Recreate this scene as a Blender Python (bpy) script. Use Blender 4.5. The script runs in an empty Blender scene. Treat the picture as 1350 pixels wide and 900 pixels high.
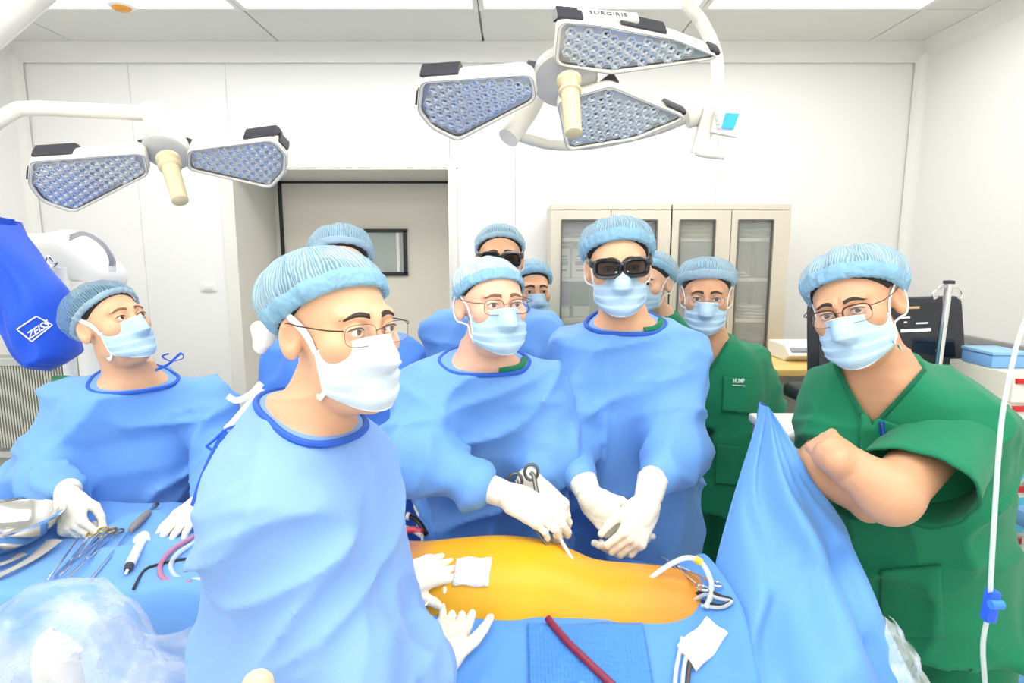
import bpy, bmesh, math, random
import numpy as np
from mathutils import Vector, Matrix

# ------------------------------------------------------------------ camera, light, exposure
scene = bpy.context.scene
COL = scene.collection
FPX = 800.0
PITCH = math.radians(8.5)
CAMZ = 1.65
cam_data = bpy.data.cameras.new('camera')
cam_data.sensor_width = 36.0
cam_data.lens = 36.0 * FPX / 1350.0
cam_data.clip_start = 0.02
cam = bpy.data.objects.new('camera', cam_data)
cam.location = (0, 0, CAMZ)
cam.rotation_euler = (math.radians(90) - PITCH, 0, 0)
COL.objects.link(cam)
scene.camera = cam
scene.view_settings.view_transform = 'Standard'
scene.view_settings.look = 'None'
scene.view_settings.gamma = 1.0
scene.view_settings.use_curve_mapping = False
scene.view_settings.exposure = 0.0
LIGHT_PANEL = 4.7          # emission of the ceiling light panels
world = bpy.data.worlds.new('world')
scene.world = world
world.use_nodes = True
world.node_tree.nodes['Background'].inputs[0].default_value = (1, 1, 1, 1)
world.node_tree.nodes['Background'].inputs[1].default_value = 0.4

def W(px, py, Y):
    """pixel of the 1350x900 photograph + distance into the room -> point in the room"""
    dx = (px - 675) / FPX
    dy = -(py - 450) / FPX
    r = Vector((dx, math.cos(PITCH) + dy * math.sin(PITCH), dy * math.cos(PITCH) - math.sin(PITCH)))
    t = Y / r.y
    return Vector((0, 0, CAMZ)) + r * t

def WZ(px, py, z):
    dx = (px - 675) / FPX
    dy = -(py - 450) / FPX
    r = Vector((dx, math.cos(PITCH) + dy * math.sin(PITCH), dy * math.cos(PITCH) - math.sin(PITCH)))
    t = (z - CAMZ) / r.z
    return Vector((0, 0, CAMZ)) + r * t

def WP(px, py, p0, n):
    dx = (px - 675) / FPX
    dy = -(py - 450) / FPX
    r = Vector((dx, math.cos(PITCH) + dy * math.sin(PITCH), dy * math.cos(PITCH) - math.sin(PITCH)))
    c = Vector((0, 0, CAMZ))
    t = (p0 - c).dot(n) / r.dot(n)
    return c + r * t

# ------------------------------------------------------------------ materials
def lin(c):
    def f(v):
        v /= 255.0
        return v / 12.92 if v <= 0.04045 else ((v + 0.055) / 1.055) ** 2.4
    return (f(c[0]), f(c[1]), f(c[2]), 1.0)

MATS = {}
def mat(name, rgb=(200, 200, 200), rough=0.5, metal=0.0, bump=0.0, bscale=40.0, var=0.0, vscale=6.0,
        trans=0.0, alpha=1.0, emit=None, estr=0.0, sub=0.0, subcol=None, spec=0.5, sheen=0.0, coat=0.0,
        wave=None, ior=1.45, aniso_scale=None, translucent=0.0, crease=0.0, cscale=9.0):
    if name in MATS:
        return MATS[name]
    m = bpy.data.materials.new(name)
    m.use_nodes = True
    nt = m.node_tree
    N, L = nt.nodes, nt.links
    b = N['Principled BSDF']
    b.inputs['Base Color'].default_value = lin(rgb)
    b.inputs['Roughness'].default_value = rough
    b.inputs['Metallic'].default_value = metal
    b.inputs['Transmission Weight'].default_value = trans
    b.inputs['Alpha'].default_value = alpha
    b.inputs['IOR'].default_value = ior
    b.inputs['Specular IOR Level'].default_value = spec
    b.inputs['Sheen Weight'].default_value = sheen
    b.inputs['Coat Weight'].default_value = coat
    if sub > 0:
        b.inputs['Subsurface Weight'].default_value = sub
        b.inputs['Subsurface Radius'].default_value = (0.012, 0.005, 0.003)
        b.inputs['Subsurface Scale'].default_value = 1.0
    if emit is not None:
        b.inputs['Emission Color'].default_value = lin(emit)
        b.inputs['Emission Strength'].default_value = estr
    tc = N.new('ShaderNodeTexCoord')
    mp = N.new('ShaderNodeMapping')
    L.new(tc.outputs['Object'], mp.inputs['Vector'])
    if aniso_scale:
        mp.inputs['Scale'].default_value = aniso_scale
    if var > 0:
        n = N.new('ShaderNodeTexNoise')
        n.inputs['Scale'].default_value = vscale
        n.inputs['Detail'].default_value = 4
        L.new(mp.outputs[0], n.inputs['Vector'])
        h = N.new('ShaderNodeHueSaturation')
        h.inputs['Color'].default_value = lin(rgb)
        mr = N.new('ShaderNodeMapRange')
        mr.inputs['To Min'].default_value = 1 - var
        mr.inputs['To Max'].default_value = 1 + var
        L.new(n.outputs['Fac'], mr.inputs['Value'])
        L.new(mr.outputs[0], h.inputs['Value'])
        L.new(h.outputs[0], b.inputs['Base Color'])
    height = None
    if bump > 0:
        n = N.new('ShaderNodeTexNoise')
        n.inputs['Scale'].default_value = bscale
        n.inputs['Detail'].default_value = 5
        L.new(mp.outputs[0], n.inputs['Vector'])
        bp = N.new('ShaderNodeBump')
        bp.inputs['Strength'].default_value = bump
        bp.inputs['Distance'].default_value = 0.01
        L.new(n.outputs['Fac'], bp.inputs['Height'])
        height = bp
    if crease > 0:     # fine crumple creases of non-woven cloth
        n0 = N.new('ShaderNodeTexNoise')
        n0.inputs['Scale'].default_value = cscale * 0.5
        n0.inputs['Detail'].default_value = 2
        L.new(mp.outputs[0], n0.inputs['Vector'])
        mx = N.new('ShaderNodeMix')
        mx.data_type = 'VECTOR'
        mx.inputs['Factor'].default_value = 0.12
        L.new(mp.outputs[0], mx.inputs[4])
        L.new(n0.outputs['Color'], mx.inputs[5])
        v = N.new('ShaderNodeTexVoronoi')
        v.feature = 'F1'
        v.distance = 'EUCLIDEAN'
        v.inputs['Scale'].default_value = cscale
        L.new(mx.outputs[1], v.inputs['Vector'])
        bp = N.new('ShaderNodeBump')
        bp.inputs['Strength'].default_value = crease
        bp.inputs['Distance'].default_value = 0.03
        L.new(v.outputs['Distance'], bp.inputs['Height'])
        if height:
            L.new(height.outputs[0], bp.inputs['Normal'])
        height = bp
    if wave:
        w = N.new('ShaderNodeTexWave')
        w.inputs['Scale'].default_value = wave[0]
        w.inputs['Distortion'].default_value = wave[2] if len(wave) > 2 else 1.0
        w.bands_direction = wave[3] if len(wave) > 3 else 'X'
        if len(wave) > 4 and wave[4] == 'UV':
            L.new(tc.outputs['UV'], w.inputs['Vector'])
        else:
            L.new(mp.outputs[0], w.inputs['Vector'])
        bp = N.new('ShaderNodeBump')
        bp.inputs['Strength'].default_value = wave[1]
        bp.inputs['Distance'].default_value = 0.004
        L.new(w.outputs['Fac'], bp.inputs['Height'])
        if height:
            L.new(height.outputs[0], bp.inputs['Normal'])
        height = bp
    if height:
        L.new(height.outputs[0], b.inputs['Normal'])
    if translucent > 0:
        tl = N.new('ShaderNodeBsdfTranslucent')
        tl.inputs['Color'].default_value = lin(rgb)
        ms = N.new('ShaderNodeMixShader')
        ms.inputs[0].default_value = translucent
        L.new(b.outputs[0], ms.inputs[1])
        L.new(tl.outputs[0], ms.inputs[2])
        L.new(ms.outputs[0], N['Material Output'].inputs['Surface'])
    MATS[name] = m
    return m

# ------------------------------------------------------------------ object helpers
def wl(o):
    v = Vector((0, 0, 0))
    while o is not None:
        v = v + o.location
        o = o.parent
    return v

def props(o, label=None, cat=None, group=None, kind=None):
    if label: o['label'] = label
    if cat: o['category'] = cat
    if group: o['group'] = group
    if kind: o['kind'] = kind
    return o

def thing(name, loc, label, cat, group=None):
    o = bpy.data.objects.new(name, None)
    o.empty_display_size = 0.1
    o.location = loc
    COL.objects.link(o)
    return props(o, label, cat, group)

class MB:
    """collects shapes of ONE piece"""
    def __init__(s):
        s.v, s.f, s.mi, s.uv = [], [], [], None
    def add(s, vs, fs, mi=0):
        k = len(s.v)
        s.v.extend([tuple(v) for v in vs])
        for f in fs:
            s.f.append(tuple(i + k for i in f))
            s.mi.append(mi)
        return s
    def box(s, c, size, R=None, mi=0):
        c = Vector(c)
        hx, hy, hz = size[0] / 2, size[1] / 2, size[2] / 2
        vs = [Vector((x * hx, y * hy, z * hz)) for x in (-1, 1) for y in (-1, 1) for z in (-1, 1)]
        if R is not None:
            vs = [R @ v for v in vs]
        vs = [v + c for v in vs]
        return s.add(vs, [(0, 1, 3, 2), (4, 6, 7, 5), (0, 4, 5, 1), (2, 3, 7, 6), (0, 2, 6, 4), (1, 5, 7, 3)], mi)
    def tube(s, pts, r, n=10, closed=False, caps=True, mi=0, flat=1.0, up=None):
        P = [Vector(p) for p in pts]
        m = len(P)
        rs = r if hasattr(r, '__len__') else [r] * m
        T = []
        for i in range(m):
            a = P[(i - 1) % m] if (closed or i > 0) else P[i]
            b = P[(i + 1) % m] if (closed or i < m - 1) else P[i]
            t = b - a
            T.append(t.normalized() if t.length > 1e-9 else Vector((0, 0, 1)))
        u0 = Vector(up) if up is not None else (Vector((0, 0, 1)) if abs(T[0].z) < 0.9 else Vector((1, 0, 0)))
        u = (u0 - T[0] * u0.dot(T[0])).normalized()
        vs, fs = [], []
        for i in range(m):
            if up is not None:
                u0 = Vector(up)
                u = u0 - T[i] * u0.dot(T[i])
            else:
                u = u - T[i] * u.dot(T[i])
            u = u.normalized() if u.length > 1e-6 else Vector((1, 0, 0))
            w = T[i].cross(u)
            for k in range(n):
                a = 2 * math.pi * k / n
                vs.append(P[i] + (u * math.cos(a) + w * (math.sin(a) * flat)) * rs[i])
        for i in range(m - 1 + (1 if closed else 0)):
            j = (i + 1) % m
            for k in range(n):
                l = (k + 1) % n
                fs.append((i * n + k, i * n + l, j * n + l, j * n + k))
        if caps and not closed:
            fs.append(tuple(range(n - 1, -1, -1)))
            fs.append(tuple((m - 1) * n + k for k in range(n)))
        return s.add(vs, fs, mi)
    def lathe(s, prof, o=(0, 0, 0), axis=(0, 0, 1), n=24, mi=0):
        o = Vector(o)
        ax = Vector(axis).normalized()
        u = ax.orthogonal().normalized()
        w = ax.cross(u)
        vs, fs = [], []
        for (r, h) in prof:
            for k in range(n):
                a = 2 * math.pi * k / n
                vs.append(o + ax * h + (u * math.cos(a) + w * math.sin(a)) * max(r, 1e-5))
        for i in range(len(prof) - 1):
            for k in range(n):
                l = (k + 1) % n
                fs.append((i * n + k, i * n + l, (i + 1) * n + l, (i + 1) * n + k))
        return s.add(vs, fs, mi)
    def prism(s, poly, vec, mi=0):
        n = len(poly)
        a = [Vector(p) for p in poly]
        b = [p + Vector(vec) for p in a]
        fs = [tuple(range(n - 1, -1, -1)), tuple(range(n, 2 * n))]
        for i in range(n):
            j = (i + 1) % n
            fs.append((i, j, n + j, n + i))
        return s.add(a + b, fs, mi)
    def grid(s, G, mi=0, closed_u=False):
        m, n = len(G), len(G[0])
        vs = [p for row in G for p in row]
        fs = []
        for i in range(m - 1):
            for j in range(n - (0 if closed_u else 1)):
                k = (j + 1) % n
                fs.append((i * n + j, i * n + k, (i + 1) * n + k, (i + 1) * n + j))
        return s.add(vs, fs, mi)
    def obj(s, name, m, parent=None, smooth=True, angle=40, bevel=0.0, solid=0.0, **kw):
        return mesh_obj(name, s.v, s.f, m, parent, smooth, angle, bevel, solid, s.mi, **kw)

def mesh_obj(name, vs, fs, m, parent=None, smooth=True, angle=40, bevel=0.0, solid=0.0, mi=None,
             label=None, cat=None, group=None, kind=None, fix=True, uv=None):
    V = np.asarray([tuple(v) for v in vs] if not isinstance(vs, np.ndarray) else vs, dtype=np.float64)
    c = (V.min(0) + V.max(0)) / 2
    if parent is None:
        c[2] = V[:, 2].min()
    me = bpy.data.meshes.new(name)
    if isinstance(fs, np.ndarray):
        nf, k = fs.shape
        me.vertices.add(len(V))
        me.vertices.foreach_set('co', (V - c).astype(np.float32).ravel())
        me.loops.add(nf * k)
        me.loops.foreach_set('vertex_index', fs.astype(np.int32).ravel())
        me.polygons.add(nf)
        me.polygons.foreach_set('loop_start', np.arange(0, nf * k, k, dtype=np.int32))
        me.update(calc_edges=True)
    else:
        me.from_pydata((V - c).tolist(), [], [tuple(int(i) for i in f) for f in fs])
    ms = m if isinstance(m, (list, tuple)) else [m]
    for q in ms:
        me.materials.append(q)
    if mi is not None and len(ms) > 1:
        me.polygons.foreach_set('material_index', mi)
    if bevel > 0 or fix or solid > 0:
        bm = bmesh.new()
        bm.from_mesh(me)
        if fix:
            bmesh.ops.recalc_face_normals(bm, faces=bm.faces)
        if solid > 0:
            geom = bmesh.ops.solidify(bm, geom=bm.faces[:], thickness=solid)
        if bevel > 0:
            es = [e for e in bm.edges if len(e.link_faces) == 2 and e.calc_face_angle(0) > 0.6]
            bmesh.ops.bevel(bm, geom=es, offset=bevel, segments=2, affect='EDGES', profile=0.5, clamp_overlap=True)
        bm.to_mesh(me)
        bm.free()
    if smooth:
        me.polygons.foreach_set('use_smooth', np.ones(len(me.polygons), dtype=bool))
        if angle < 180:
            me.set_sharp_from_angle(angle=math.radians(angle))
    if uv is not None and len(uv) == len(V):
        lay = me.uv_layers.new(name='UVMap')
        idx = np.empty(len(me.loops), dtype=np.int32)
        me.loops.foreach_get('vertex_index', idx)
        lay.data.foreach_set('uv', np.asarray(uv, dtype=np.float32)[idx].ravel())
    me.update()
    o = bpy.data.objects.new(name, me)
    COL.objects.link(o)
    if parent is not None:
        o.parent = parent
        o.location = Vector(c) - wl(parent)
    else:
        o.location = Vector(c)
    return props(o, label, cat, group, kind)

def share(o, name, parent, M):
    """another piece that shares o's mesh, placed by world matrix M"""
    c = bpy.data.objects.new(name, o.data)
    COL.objects.link(c)
    c.parent = parent
    loc, rot, sc = M.decompose()
    c.location = loc - (wl(parent) if parent else Vector())
    c.rotation_mode = 'QUATERNION'
    c.rotation_quaternion = rot
    c.scale = sc
    return c

def cat(pts, n=8, closed=False):
    """Catmull-Rom through points"""
    P = [Vector(p) for p in pts]
    m = len(P)
    out = []
    rng = range(m if closed else m - 1)
    for i in rng:
        if closed:
            p0, p1, p2, p3 = P[(i - 1) % m], P[i], P[(i + 1) % m], P[(i + 2) % m]
        else:
            p0, p1, p2, p3 = P[max(i - 1, 0)], P[i], P[i + 1], P[min(i + 2, m - 1)]
        for k in range(n):
            t = k / n
            out.append(0.5 * ((2 * p1) + (p2 - p0) * t + (2 * p0 - 5 * p1 + 4 * p2 - p3) * t * t + (3 * p1 - p0 - 3 * p2 + p3) * t ** 3))
    if not closed:
        out.append(P[-1])
    return out

def text_mesh(txt, size, bold=False, extrude=0.0008, spacing=1.0):
    cu = bpy.data.curves.new('lettering', 'FONT')
    cu.body = txt
    cu.size = size
    cu.align_x = 'CENTER'
    cu.align_y = 'CENTER'
    cu.extrude = extrude
    cu.space_character = spacing
    if bold:
        cu.offset = size * 0.02
    cu.resolution_u = 3
    o = bpy.data.objects.new('lettering', cu)
    COL.objects.link(o)
    dg = bpy.context.evaluated_depsgraph_get()
    me = bpy.data.meshes.new_from_object(o.evaluated_get(dg))
    vs = [v.co.copy() for v in me.vertices]
    fs = [tuple(p.vertices) for p in me.polygons]
    bpy.data.objects.remove(o)
    bpy.data.curves.remove(cu)
    bpy.data.meshes.remove(me)
    return vs, fs

# ------------------------------------------------------------------ signed distance shapes and surface nets
_rng = np.random.RandomState(7)
_LAT = _rng.rand(32, 32, 32).astype(np.float32) * 2 - 1

def vnoise(P):
    q = np.floor(P)
    f = P - q
    f = f * f * (3 - 2 * f)
    i = q.astype(np.int64) & 31
    j = (i + 1) & 31
    x0, y0, z0 = i[:, 0], i[:, 1], i[:, 2]
    x1, y1, z1 = j[:, 0], j[:, 1], j[:, 2]
    fx, fy, fz = f[:, 0], f[:, 1], f[:, 2]
    a = _LAT[x0, y0, z0] * (1 - fx) + _LAT[x1, y0, z0] * fx
    b = _LAT[x0, y1, z0] * (1 - fx) + _LAT[x1, y1, z0] * fx
    c = _LAT[x0, y0, z1] * (1 - fx) + _LAT[x1, y0, z1] * fx
    d = _LAT[x0, y1, z1] * (1 - fx) + _LAT[x1, y1, z1] * fx
    return (a * (1 - fy) + b * fy) * (1 - fz) + (c * (1 - fy) + d * fy) * fz

def A(p):
    return np.array([p[0], p[1], p[2]], dtype=np.float64)

def smin(a, b, k):
    h = np.clip(0.5 + 0.5 * (b - a) / k, 0, 1)
    return b * (1 - h) + a * h - k * h * (1 - h)

def smax(a, b, k):
    return -smin(-a, -b, k)

def s_ell(P, c, r):
    q = P - np.array(c)
    r = np.array(r)
    k0 = np.linalg.norm(q / r, axis=1)
    k1 = np.linalg.norm(q / (r * r), axis=1) + 1e-9
    return k0 * (k0 - 1) / k1

def s_cap(P, a, b, ra, rb):
    a, b = A(a), A(b)
    ab = b - a
    t = np.clip(((P - a) @ ab) / (ab @ ab + 1e-12), 0, 1)
    return np.linalg.norm(P - a - t[:, None] * ab, axis=1) - (ra + (rb - ra) * t)

def s_box(P, c, h, r):
    q = np.abs(P - np.array(c)) - (np.array(h) - r)
    return np.linalg.norm(np.maximum(q, 0), axis=1) + np.minimum(q.max(1), 0) - r

def s_loft(P, secs, yaw):
    """stack of horizontal ellipses: secs = (x, y, z, a, b) from low to high z"""
    S = np.array(secs, dtype=np.float64)
    z = P[:, 2]
    zi = np.clip(z, S[0, 2], S[-1, 2])
    cx, cy = np.interp(zi, S[:, 2], S[:, 0]), np.interp(zi, S[:, 2], S[:, 1])
    a, b = np.interp(zi, S[:, 2], S[:, 3]), np.interp(zi, S[:, 2], S[:, 4])
    dx, dy = P[:, 0] - cx, P[:, 1] - cy
    c, s = math.cos(yaw), math.sin(yaw)
    lx, ly = dx * c + dy * s, -dx * s + dy * c
    k = (np.abs(lx / a) ** 2.4 + np.abs(ly / b) ** 2.4) ** (1 / 2.4)
    d = (k - 1) * np.minimum(a, b)
    dz = np.maximum(z - S[-1, 2], S[0, 2] - z)
    return np.maximum(d, dz) * 0.9

def nets(fn, lo, hi, h):
    lo, hi = np.array(lo, float), np.array(hi, float)
    B = 4
    nb = np.maximum(np.ceil((hi - lo) / (h * B)).astype(int), 1) + 1
    n = nb * B
    H = h * B
    cc = [lo[k] + (np.arange(nb[k]) + 0.5) * H for k in range(3)]
    X, Y, Z = np.meshgrid(*cc, indexing='ij')
    dc = fn(np.stack([X.ravel(), Y.ravel(), Z.ravel()], 1)).reshape(nb)
    near = np.abs(dc) < H * 1.2
    F = np.repeat(np.repeat(np.repeat(dc, B, 0), B, 1), B, 2).astype(np.float64)
    F = np.where(F >= 0, np.maximum(F, 1e-4), np.minimum(F, -1e-4))
    bi = np.argwhere(near)
    off = np.stack(np.meshgrid(*[np.arange(B)] * 3, indexing='ij'), -1).reshape(-1, 3)
    I = (bi[:, None, :] * B + off[None]).reshape(-1, 3)
    for s in range(0, len(I), 400000):
        J = I[s:s + 400000]
        F[J[:, 0], J[:, 1], J[:, 2]] = fn(lo + J * h)
    s = F < 0
    c8 = [(a, b, c) for a in (0, 1) for b in (0, 1) for c in (0, 1)]
    m = n - 1
    cnt = np.zeros(m, np.int8)
    for (a, b, c) in c8:
        cnt += s[a:a + m[0], b:b + m[1], c:c + m[2]]
    act = (cnt > 0) & (cnt < 8)
    ai = np.argwhere(act)
    idx = np.full(m, -1, np.int64)
    idx[act] = np.arange(len(ai))
    acc = np.zeros((len(ai), 3))
    num = np.zeros(len(ai))
    for p in c8:
        for ax in range(3):
            if p[ax]:
                continue
            q = list(p); q[ax] = 1
            v0 = F[ai[:, 0] + p[0], ai[:, 1] + p[1], ai[:, 2] + p[2]]
            v1 = F[ai[:, 0] + q[0], ai[:, 1] + q[1], ai[:, 2] + q[2]]
            cr = (v0 < 0) != (v1 < 0)
            t = np.where(cr, v0 / np.where(cr, v0 - v1, 1), 0)
            pos = np.array(p, float)[None] + t[:, None] * (np.array(q) - np.array(p))[None]
            acc += pos * cr[:, None]
            num += cr
    V = lo + (ai + acc / np.maximum(num, 1)[:, None]) * h
    Fc = []
    for ax in range(3):
        u, w = (ax + 1) % 3, (ax + 2) % 3
        sl0 = [slice(0, None)] * 3
        sl1 = [slice(0, None)] * 3
        sl0[ax] = slice(0, n[ax] - 1)
        sl1[ax] = slice(1, n[ax])
        ch = s[tuple(sl0)] != s[tuple(sl1)]
        e = np.argwhere(ch)
        e = e[(e[:, u] > 0) & (e[:, w] > 0) & (e[:, u] < m[u]) & (e[:, w] < m[w]) & (e[:, ax] < m[ax])]
        def at(du, dw):
            g = e.copy()
            g[:, u] -= du
            g[:, w] -= dw
            return idx[g[:, 0], g[:, 1], g[:, 2]]
        q = np.stack([at(1, 1), at(0, 1), at(0, 0), at(1, 0)], 1)
        inside = s[e[:, 0], e[:, 1], e[:, 2]]
        q[~inside] = q[~inside][:, ::-1]
        Fc.append(q)
    Q = np.concatenate(Fc)
    Q = Q[(Q >= 0).all(1)]
    return V, Q

def sdf_obj(name, fn, lo, hi, h, m, parent=None, angle=180, **kw):
    V, Q = nets(fn, lo, hi, h)
    return mesh_obj(name, V, Q, m, parent, True, angle, fix=False, **kw)

def march(fn, O, D, maxd=0.5, steps=40):
    """points where rays O + t D first reach fn == 0"""
    t = np.zeros(len(O))
    for _ in range(steps):
        d = fn(O + D * t[:, None])
        t = np.minimum(t + np.clip(d, -0.02, 0.05) * 0.8, maxd)
    return O + D * t[:, None]
# ------------------------------------------------------------------ the room
M_wall = mat('wall_panel_white', (240, 240, 239), 0.35, bump=0.02, bscale=60, var=0.012, vscale=2)
M_joint = mat('joint_grey', (229, 229, 227), 0.6)
M_ceil = mat('ceiling_panel', (226, 227, 222), 0.5, var=0.012, vscale=3)
M_tbar = mat('ceiling_joint_grey', (190, 192, 190), 0.5)
M_trim = mat('cove_trim_white', (236, 236, 232), 0.4)
M_floor = mat('vinyl_floor', (216, 214, 205), 0.35, bump=0.05, bscale=80, var=0.03, vscale=20)
M_light = mat('light_panel_diffuser', (255, 255, 255), 0.5, emit=(255, 253, 248), estr=LIGHT_PANEL)
M_steel = mat('brushed_steel', (218, 210, 196), 0.36, 0.55, bump=0.04, bscale=30, aniso_scale=(1, 1, 30), var=0.04, vscale=5)
M_steeld = mat('steel_dark', (120, 118, 112), 0.4, 0.8)
M_chrome = mat('chrome', (225, 225, 225), 0.12, 1.0)
M_black = mat('black_plastic', (38, 39, 44), 0.4)
M_white = mat('white_plastic', (240, 240, 238), 0.35)
M_cream = mat('cream_enamel', (242, 238, 226), 0.35)

XL, XR, YB, YF, ZC = -2.85, 2.36, 3.66, -2.4, 2.80
DX0, DX1, DZ, DY = -1.645, -0.365, 2.13, 4.26     # door alcove

fl = MB().box(((XL + XR) / 2, (YB + YF) / 2 + 0.3, -0.03), (XR - XL + 0.4, YB - YF + 1.6, 0.06)).obj('floor', M_floor, smooth=False, kind='structure', label='pale vinyl floor of the operating room')

# ceiling with separate panels, joints recessed
cj = [XL, -2.44, -1.30, -0.16, 0.91, 1.98, XR]
cy = [YF, -1.2, 0.0, 1.2, 2.36, 3.13, YB]
ce = MB().box(((XL + XR) / 2, (YB + YF) / 2, ZC + 0.06), (XR - XL + 0.3, YB - YF + 0.3, 0.08)).obj('ceiling', M_tbar, smooth=False, kind='structure', label='white panelled ceiling with long light strips')
for i in range(len(cj) - 1):
    for j in range(len(cy) - 1):
        x0, x1, y0, y1 = cj[i], cj[i + 1], cy[j], cy[j + 1]
        if j in (0, 2, 4) and 0 < i < 5:
            continue
        g = 0.012 if i in (2, 3) else 0.006
        MB().box(((x0 + x1) / 2, (y0 + y1) / 2, ZC + 0.012), (x1 - x0 - g, y1 - y0 - 0.004, 0.024)).obj('ceiling_panel', M_ceil, ce, smooth=False)
for j in (0, 2, 4):
    for i in range(1, 5):
        x0, x1, y0, y1 = cj[i], cj[i + 1], cy[j], cy[j + 1]
        row = {0: 'behind the viewer', 2: 'over the operating table', 4: 'along the back wall'}[j]
        nth = {1: 'leftmost', 2: 'second from left', 3: 'third from left', 4: 'rightmost'}[i]
        t = thing('ceiling_light', ((x0 + x1) / 2, (y0 + y1) / 2, ZC - 0.01),
                  'bright rectangular ceiling light, %s in the row %s' % (nth, row), 'ceiling light', 'recessed ceiling lights')
        MB().box(((x0 + x1) / 2, (y0 + y1) / 2, ZC + 0.004), (x1 - x0 - 0.06, y1 - y0 - 0.05, 0.012)).obj('diffuser', M_light, t, smooth=False)
        f = MB()
        w = 0.026
        for (cx_, cy_, sx, sy) in (((x0 + x1) / 2, y0 + w / 2, x1 - x0 - 0.004, w), ((x0 + x1) / 2, y1 - w / 2, x1 - x0 - 0.004, w),
                                   (x0 + w / 2 + .002, (y0 + y1) / 2, w, y1 - y0 - 2 * w), (x1 - w / 2 - .002, (y0 + y1) / 2, w, y1 - y0 - 2 * w)):
            f.box((cx_, cy_, ZC + 0.008), (sx, sy, 0.026))
        f.obj('frame', M_trim, t, smooth=False)

# back wall: backing with panels; alcove for the door
def wall_panels(wall, axis, splits, z0, z1, face, out, skip=None):
    for i in range(len(splits) - 1):
        a, b = splits[i], splits[i + 1]
        if axis == 'x':
            MB().box(((a + b) / 2, face - out * 0.006, (z0 + z1) / 2), (b - a - 0.002, 0.012, z1 - z0)).obj('wall_panel', M_wall, wall, smooth=False)
        else:
            MB().box((face - out * 0.006, (a + b) / 2, (z0 + z1) / 2), (0.012, b - a - 0.002, z1 - z0)).obj('wall_panel', M_wall, wall, smooth=False)

bw = MB()
bw.box(((XL + DX0) / 2 - 0.05, YB + 0.35, ZC / 2), (DX0 - XL + 0.1, 0.66, ZC))
bw.box(((DX1 + XR) / 2 + 0.05, YB + 0.35, ZC / 2), (XR - DX1 + 0.1, 0.66, ZC))
bw.box(((DX0 + DX1) / 2, YB + 0.35, (ZC + DZ) / 2), (DX1 - DX0, 0.66, ZC - DZ))
bwo = bw.obj('wall_back', M_joint, smooth=False, kind='structure', label='white panelled back wall with a door alcove')
wall_panels(bwo, 'x', [XL, -2.2, DX0], 0, ZC - .02, YB + .02, 1)
wall_panels(bwo, 'x', [DX1, 0.02, 1.2, XR], 0, ZC - .02, YB + .02, 1)
wall_panels(bwo, 'x', [DX0, DX1], DZ + .002, ZC - .02, YB + .02, 1)
lw = MB().box((XL - 0.06, (YB + YF) / 2, ZC / 2), (0.1, YB - YF + 0.2, ZC)).obj('wall_left', M_joint, smooth=False, kind='structure', label='white panelled left wall')
wall_panels(lw, 'y', [YF, -1.2, 0, 1.2, 2.4, YB], 0, ZC - .02, XL - .006, -1)
rw = MB().box((XR + 0.06, (YB + YF) / 2, ZC / 2), (0.1, YB - YF + 0.2, ZC)).obj('wall_right', M_joint, smooth=False, kind='structure', label='white panelled right wall')
wall_panels(rw, 'y', [YF, -1.2, 0, 1.2, 2.4, YB], 0, ZC - .02, XR + .006, 1)
fw = MB().box(((XL + XR) / 2, YF - 0.06, ZC / 2), (XR - XL + 0.2, 0.1, ZC)).obj('wall_front', M_joint, smooth=False, kind='structure', label='white wall behind the viewer')
wall_panels(fw, 'x', [XL, -1.7, -.5, .7, XR], 0, ZC - .02, YF - .006, -1)

# cove trims: quarter-round along ceiling edge and in the corners
def cove(name, a, b, inward, label):
    a, b, inw = Vector(a), Vector(b), Vector(inward)
    G = []
    for p in (a, b):
        row = []
        for k in range(7):
            t = math.pi / 2 * k / 6
            row.append(p + inw * (0.09 * (1 - math.sin(t))) + Vector((0, 0, -0.09 * (1 - math.cos(t)))))
        G.append(row)
    MB().grid(G).obj(name, M_trim, kind='structure', label=label, solid=0.004)
cove('trim_1', (XL, YB, ZC), (XR, YB, ZC), (0, -1, 0), 'white cove trim between ceiling and back wall')
cove('trim_2', (XL, YF, ZC), (XL, YB, ZC), (1, 0, 0), 'white cove trim between ceiling and left wall')
cove('trim_3', (XR, YF, ZC), (XR, YB, ZC), (-1, 0, 0), 'white cove trim between ceiling and right wall')
for (n, x, s) in (('trim_4', XL, 1), ('trim_5', XR, -1)):
    G = []
    for z in (0, ZC):
        G.append([Vector((x + s * 0.06 * (1 - math.sin(math.pi / 2 * k / 6)), YB - 0.06 * (1 - math.cos(math.pi / 2 * k / 6)), z)) for k in range(7)])
    MB().grid(G).obj(n, M_trim, kind='structure', solid=0.004, label='white rounded corner trim of the %s back corner' % ('left' if s > 0 else 'right'))

# door in the alcove
M_door = mat('door_beige_laminate', (232, 225, 211), 0.35, var=0.015, vscale=2)
M_jamb = mat('jamb_aluminium', (234, 233, 227), 0.35, 0.1)
M_glass = mat('clear_glass', (235, 240, 238), 0.03, trans=0.0, alpha=0.18, spec=0.6)
dr = MB()
dr.box(((DX0 + DX1) / 2, DY + 0.04, DZ / 2), (DX1 - DX0 + .2, 0.05, DZ + .2))
wx0, wz1 = W(472, 304, DY).x, W(472, 304, DY).z
wx1, wz0 = W(535, 361, DY).x, W(535, 361, DY).z
door = dr.obj('door_1', M_door, smooth=False, kind='structure', label='beige sliding door with a small window in the alcove')
jl = MB().box((DX0 + 0.004, (YB + DY) / 2, DZ / 2), (0.012, DY - YB + .02, DZ)).obj('jamb', M_jamb, door, smooth=False)
MB().box((DX1 - 0.004, (YB + DY) / 2, DZ / 2), (0.012, DY - YB + .02, DZ)).obj('jamb', M_jamb, door, smooth=False)
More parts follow.
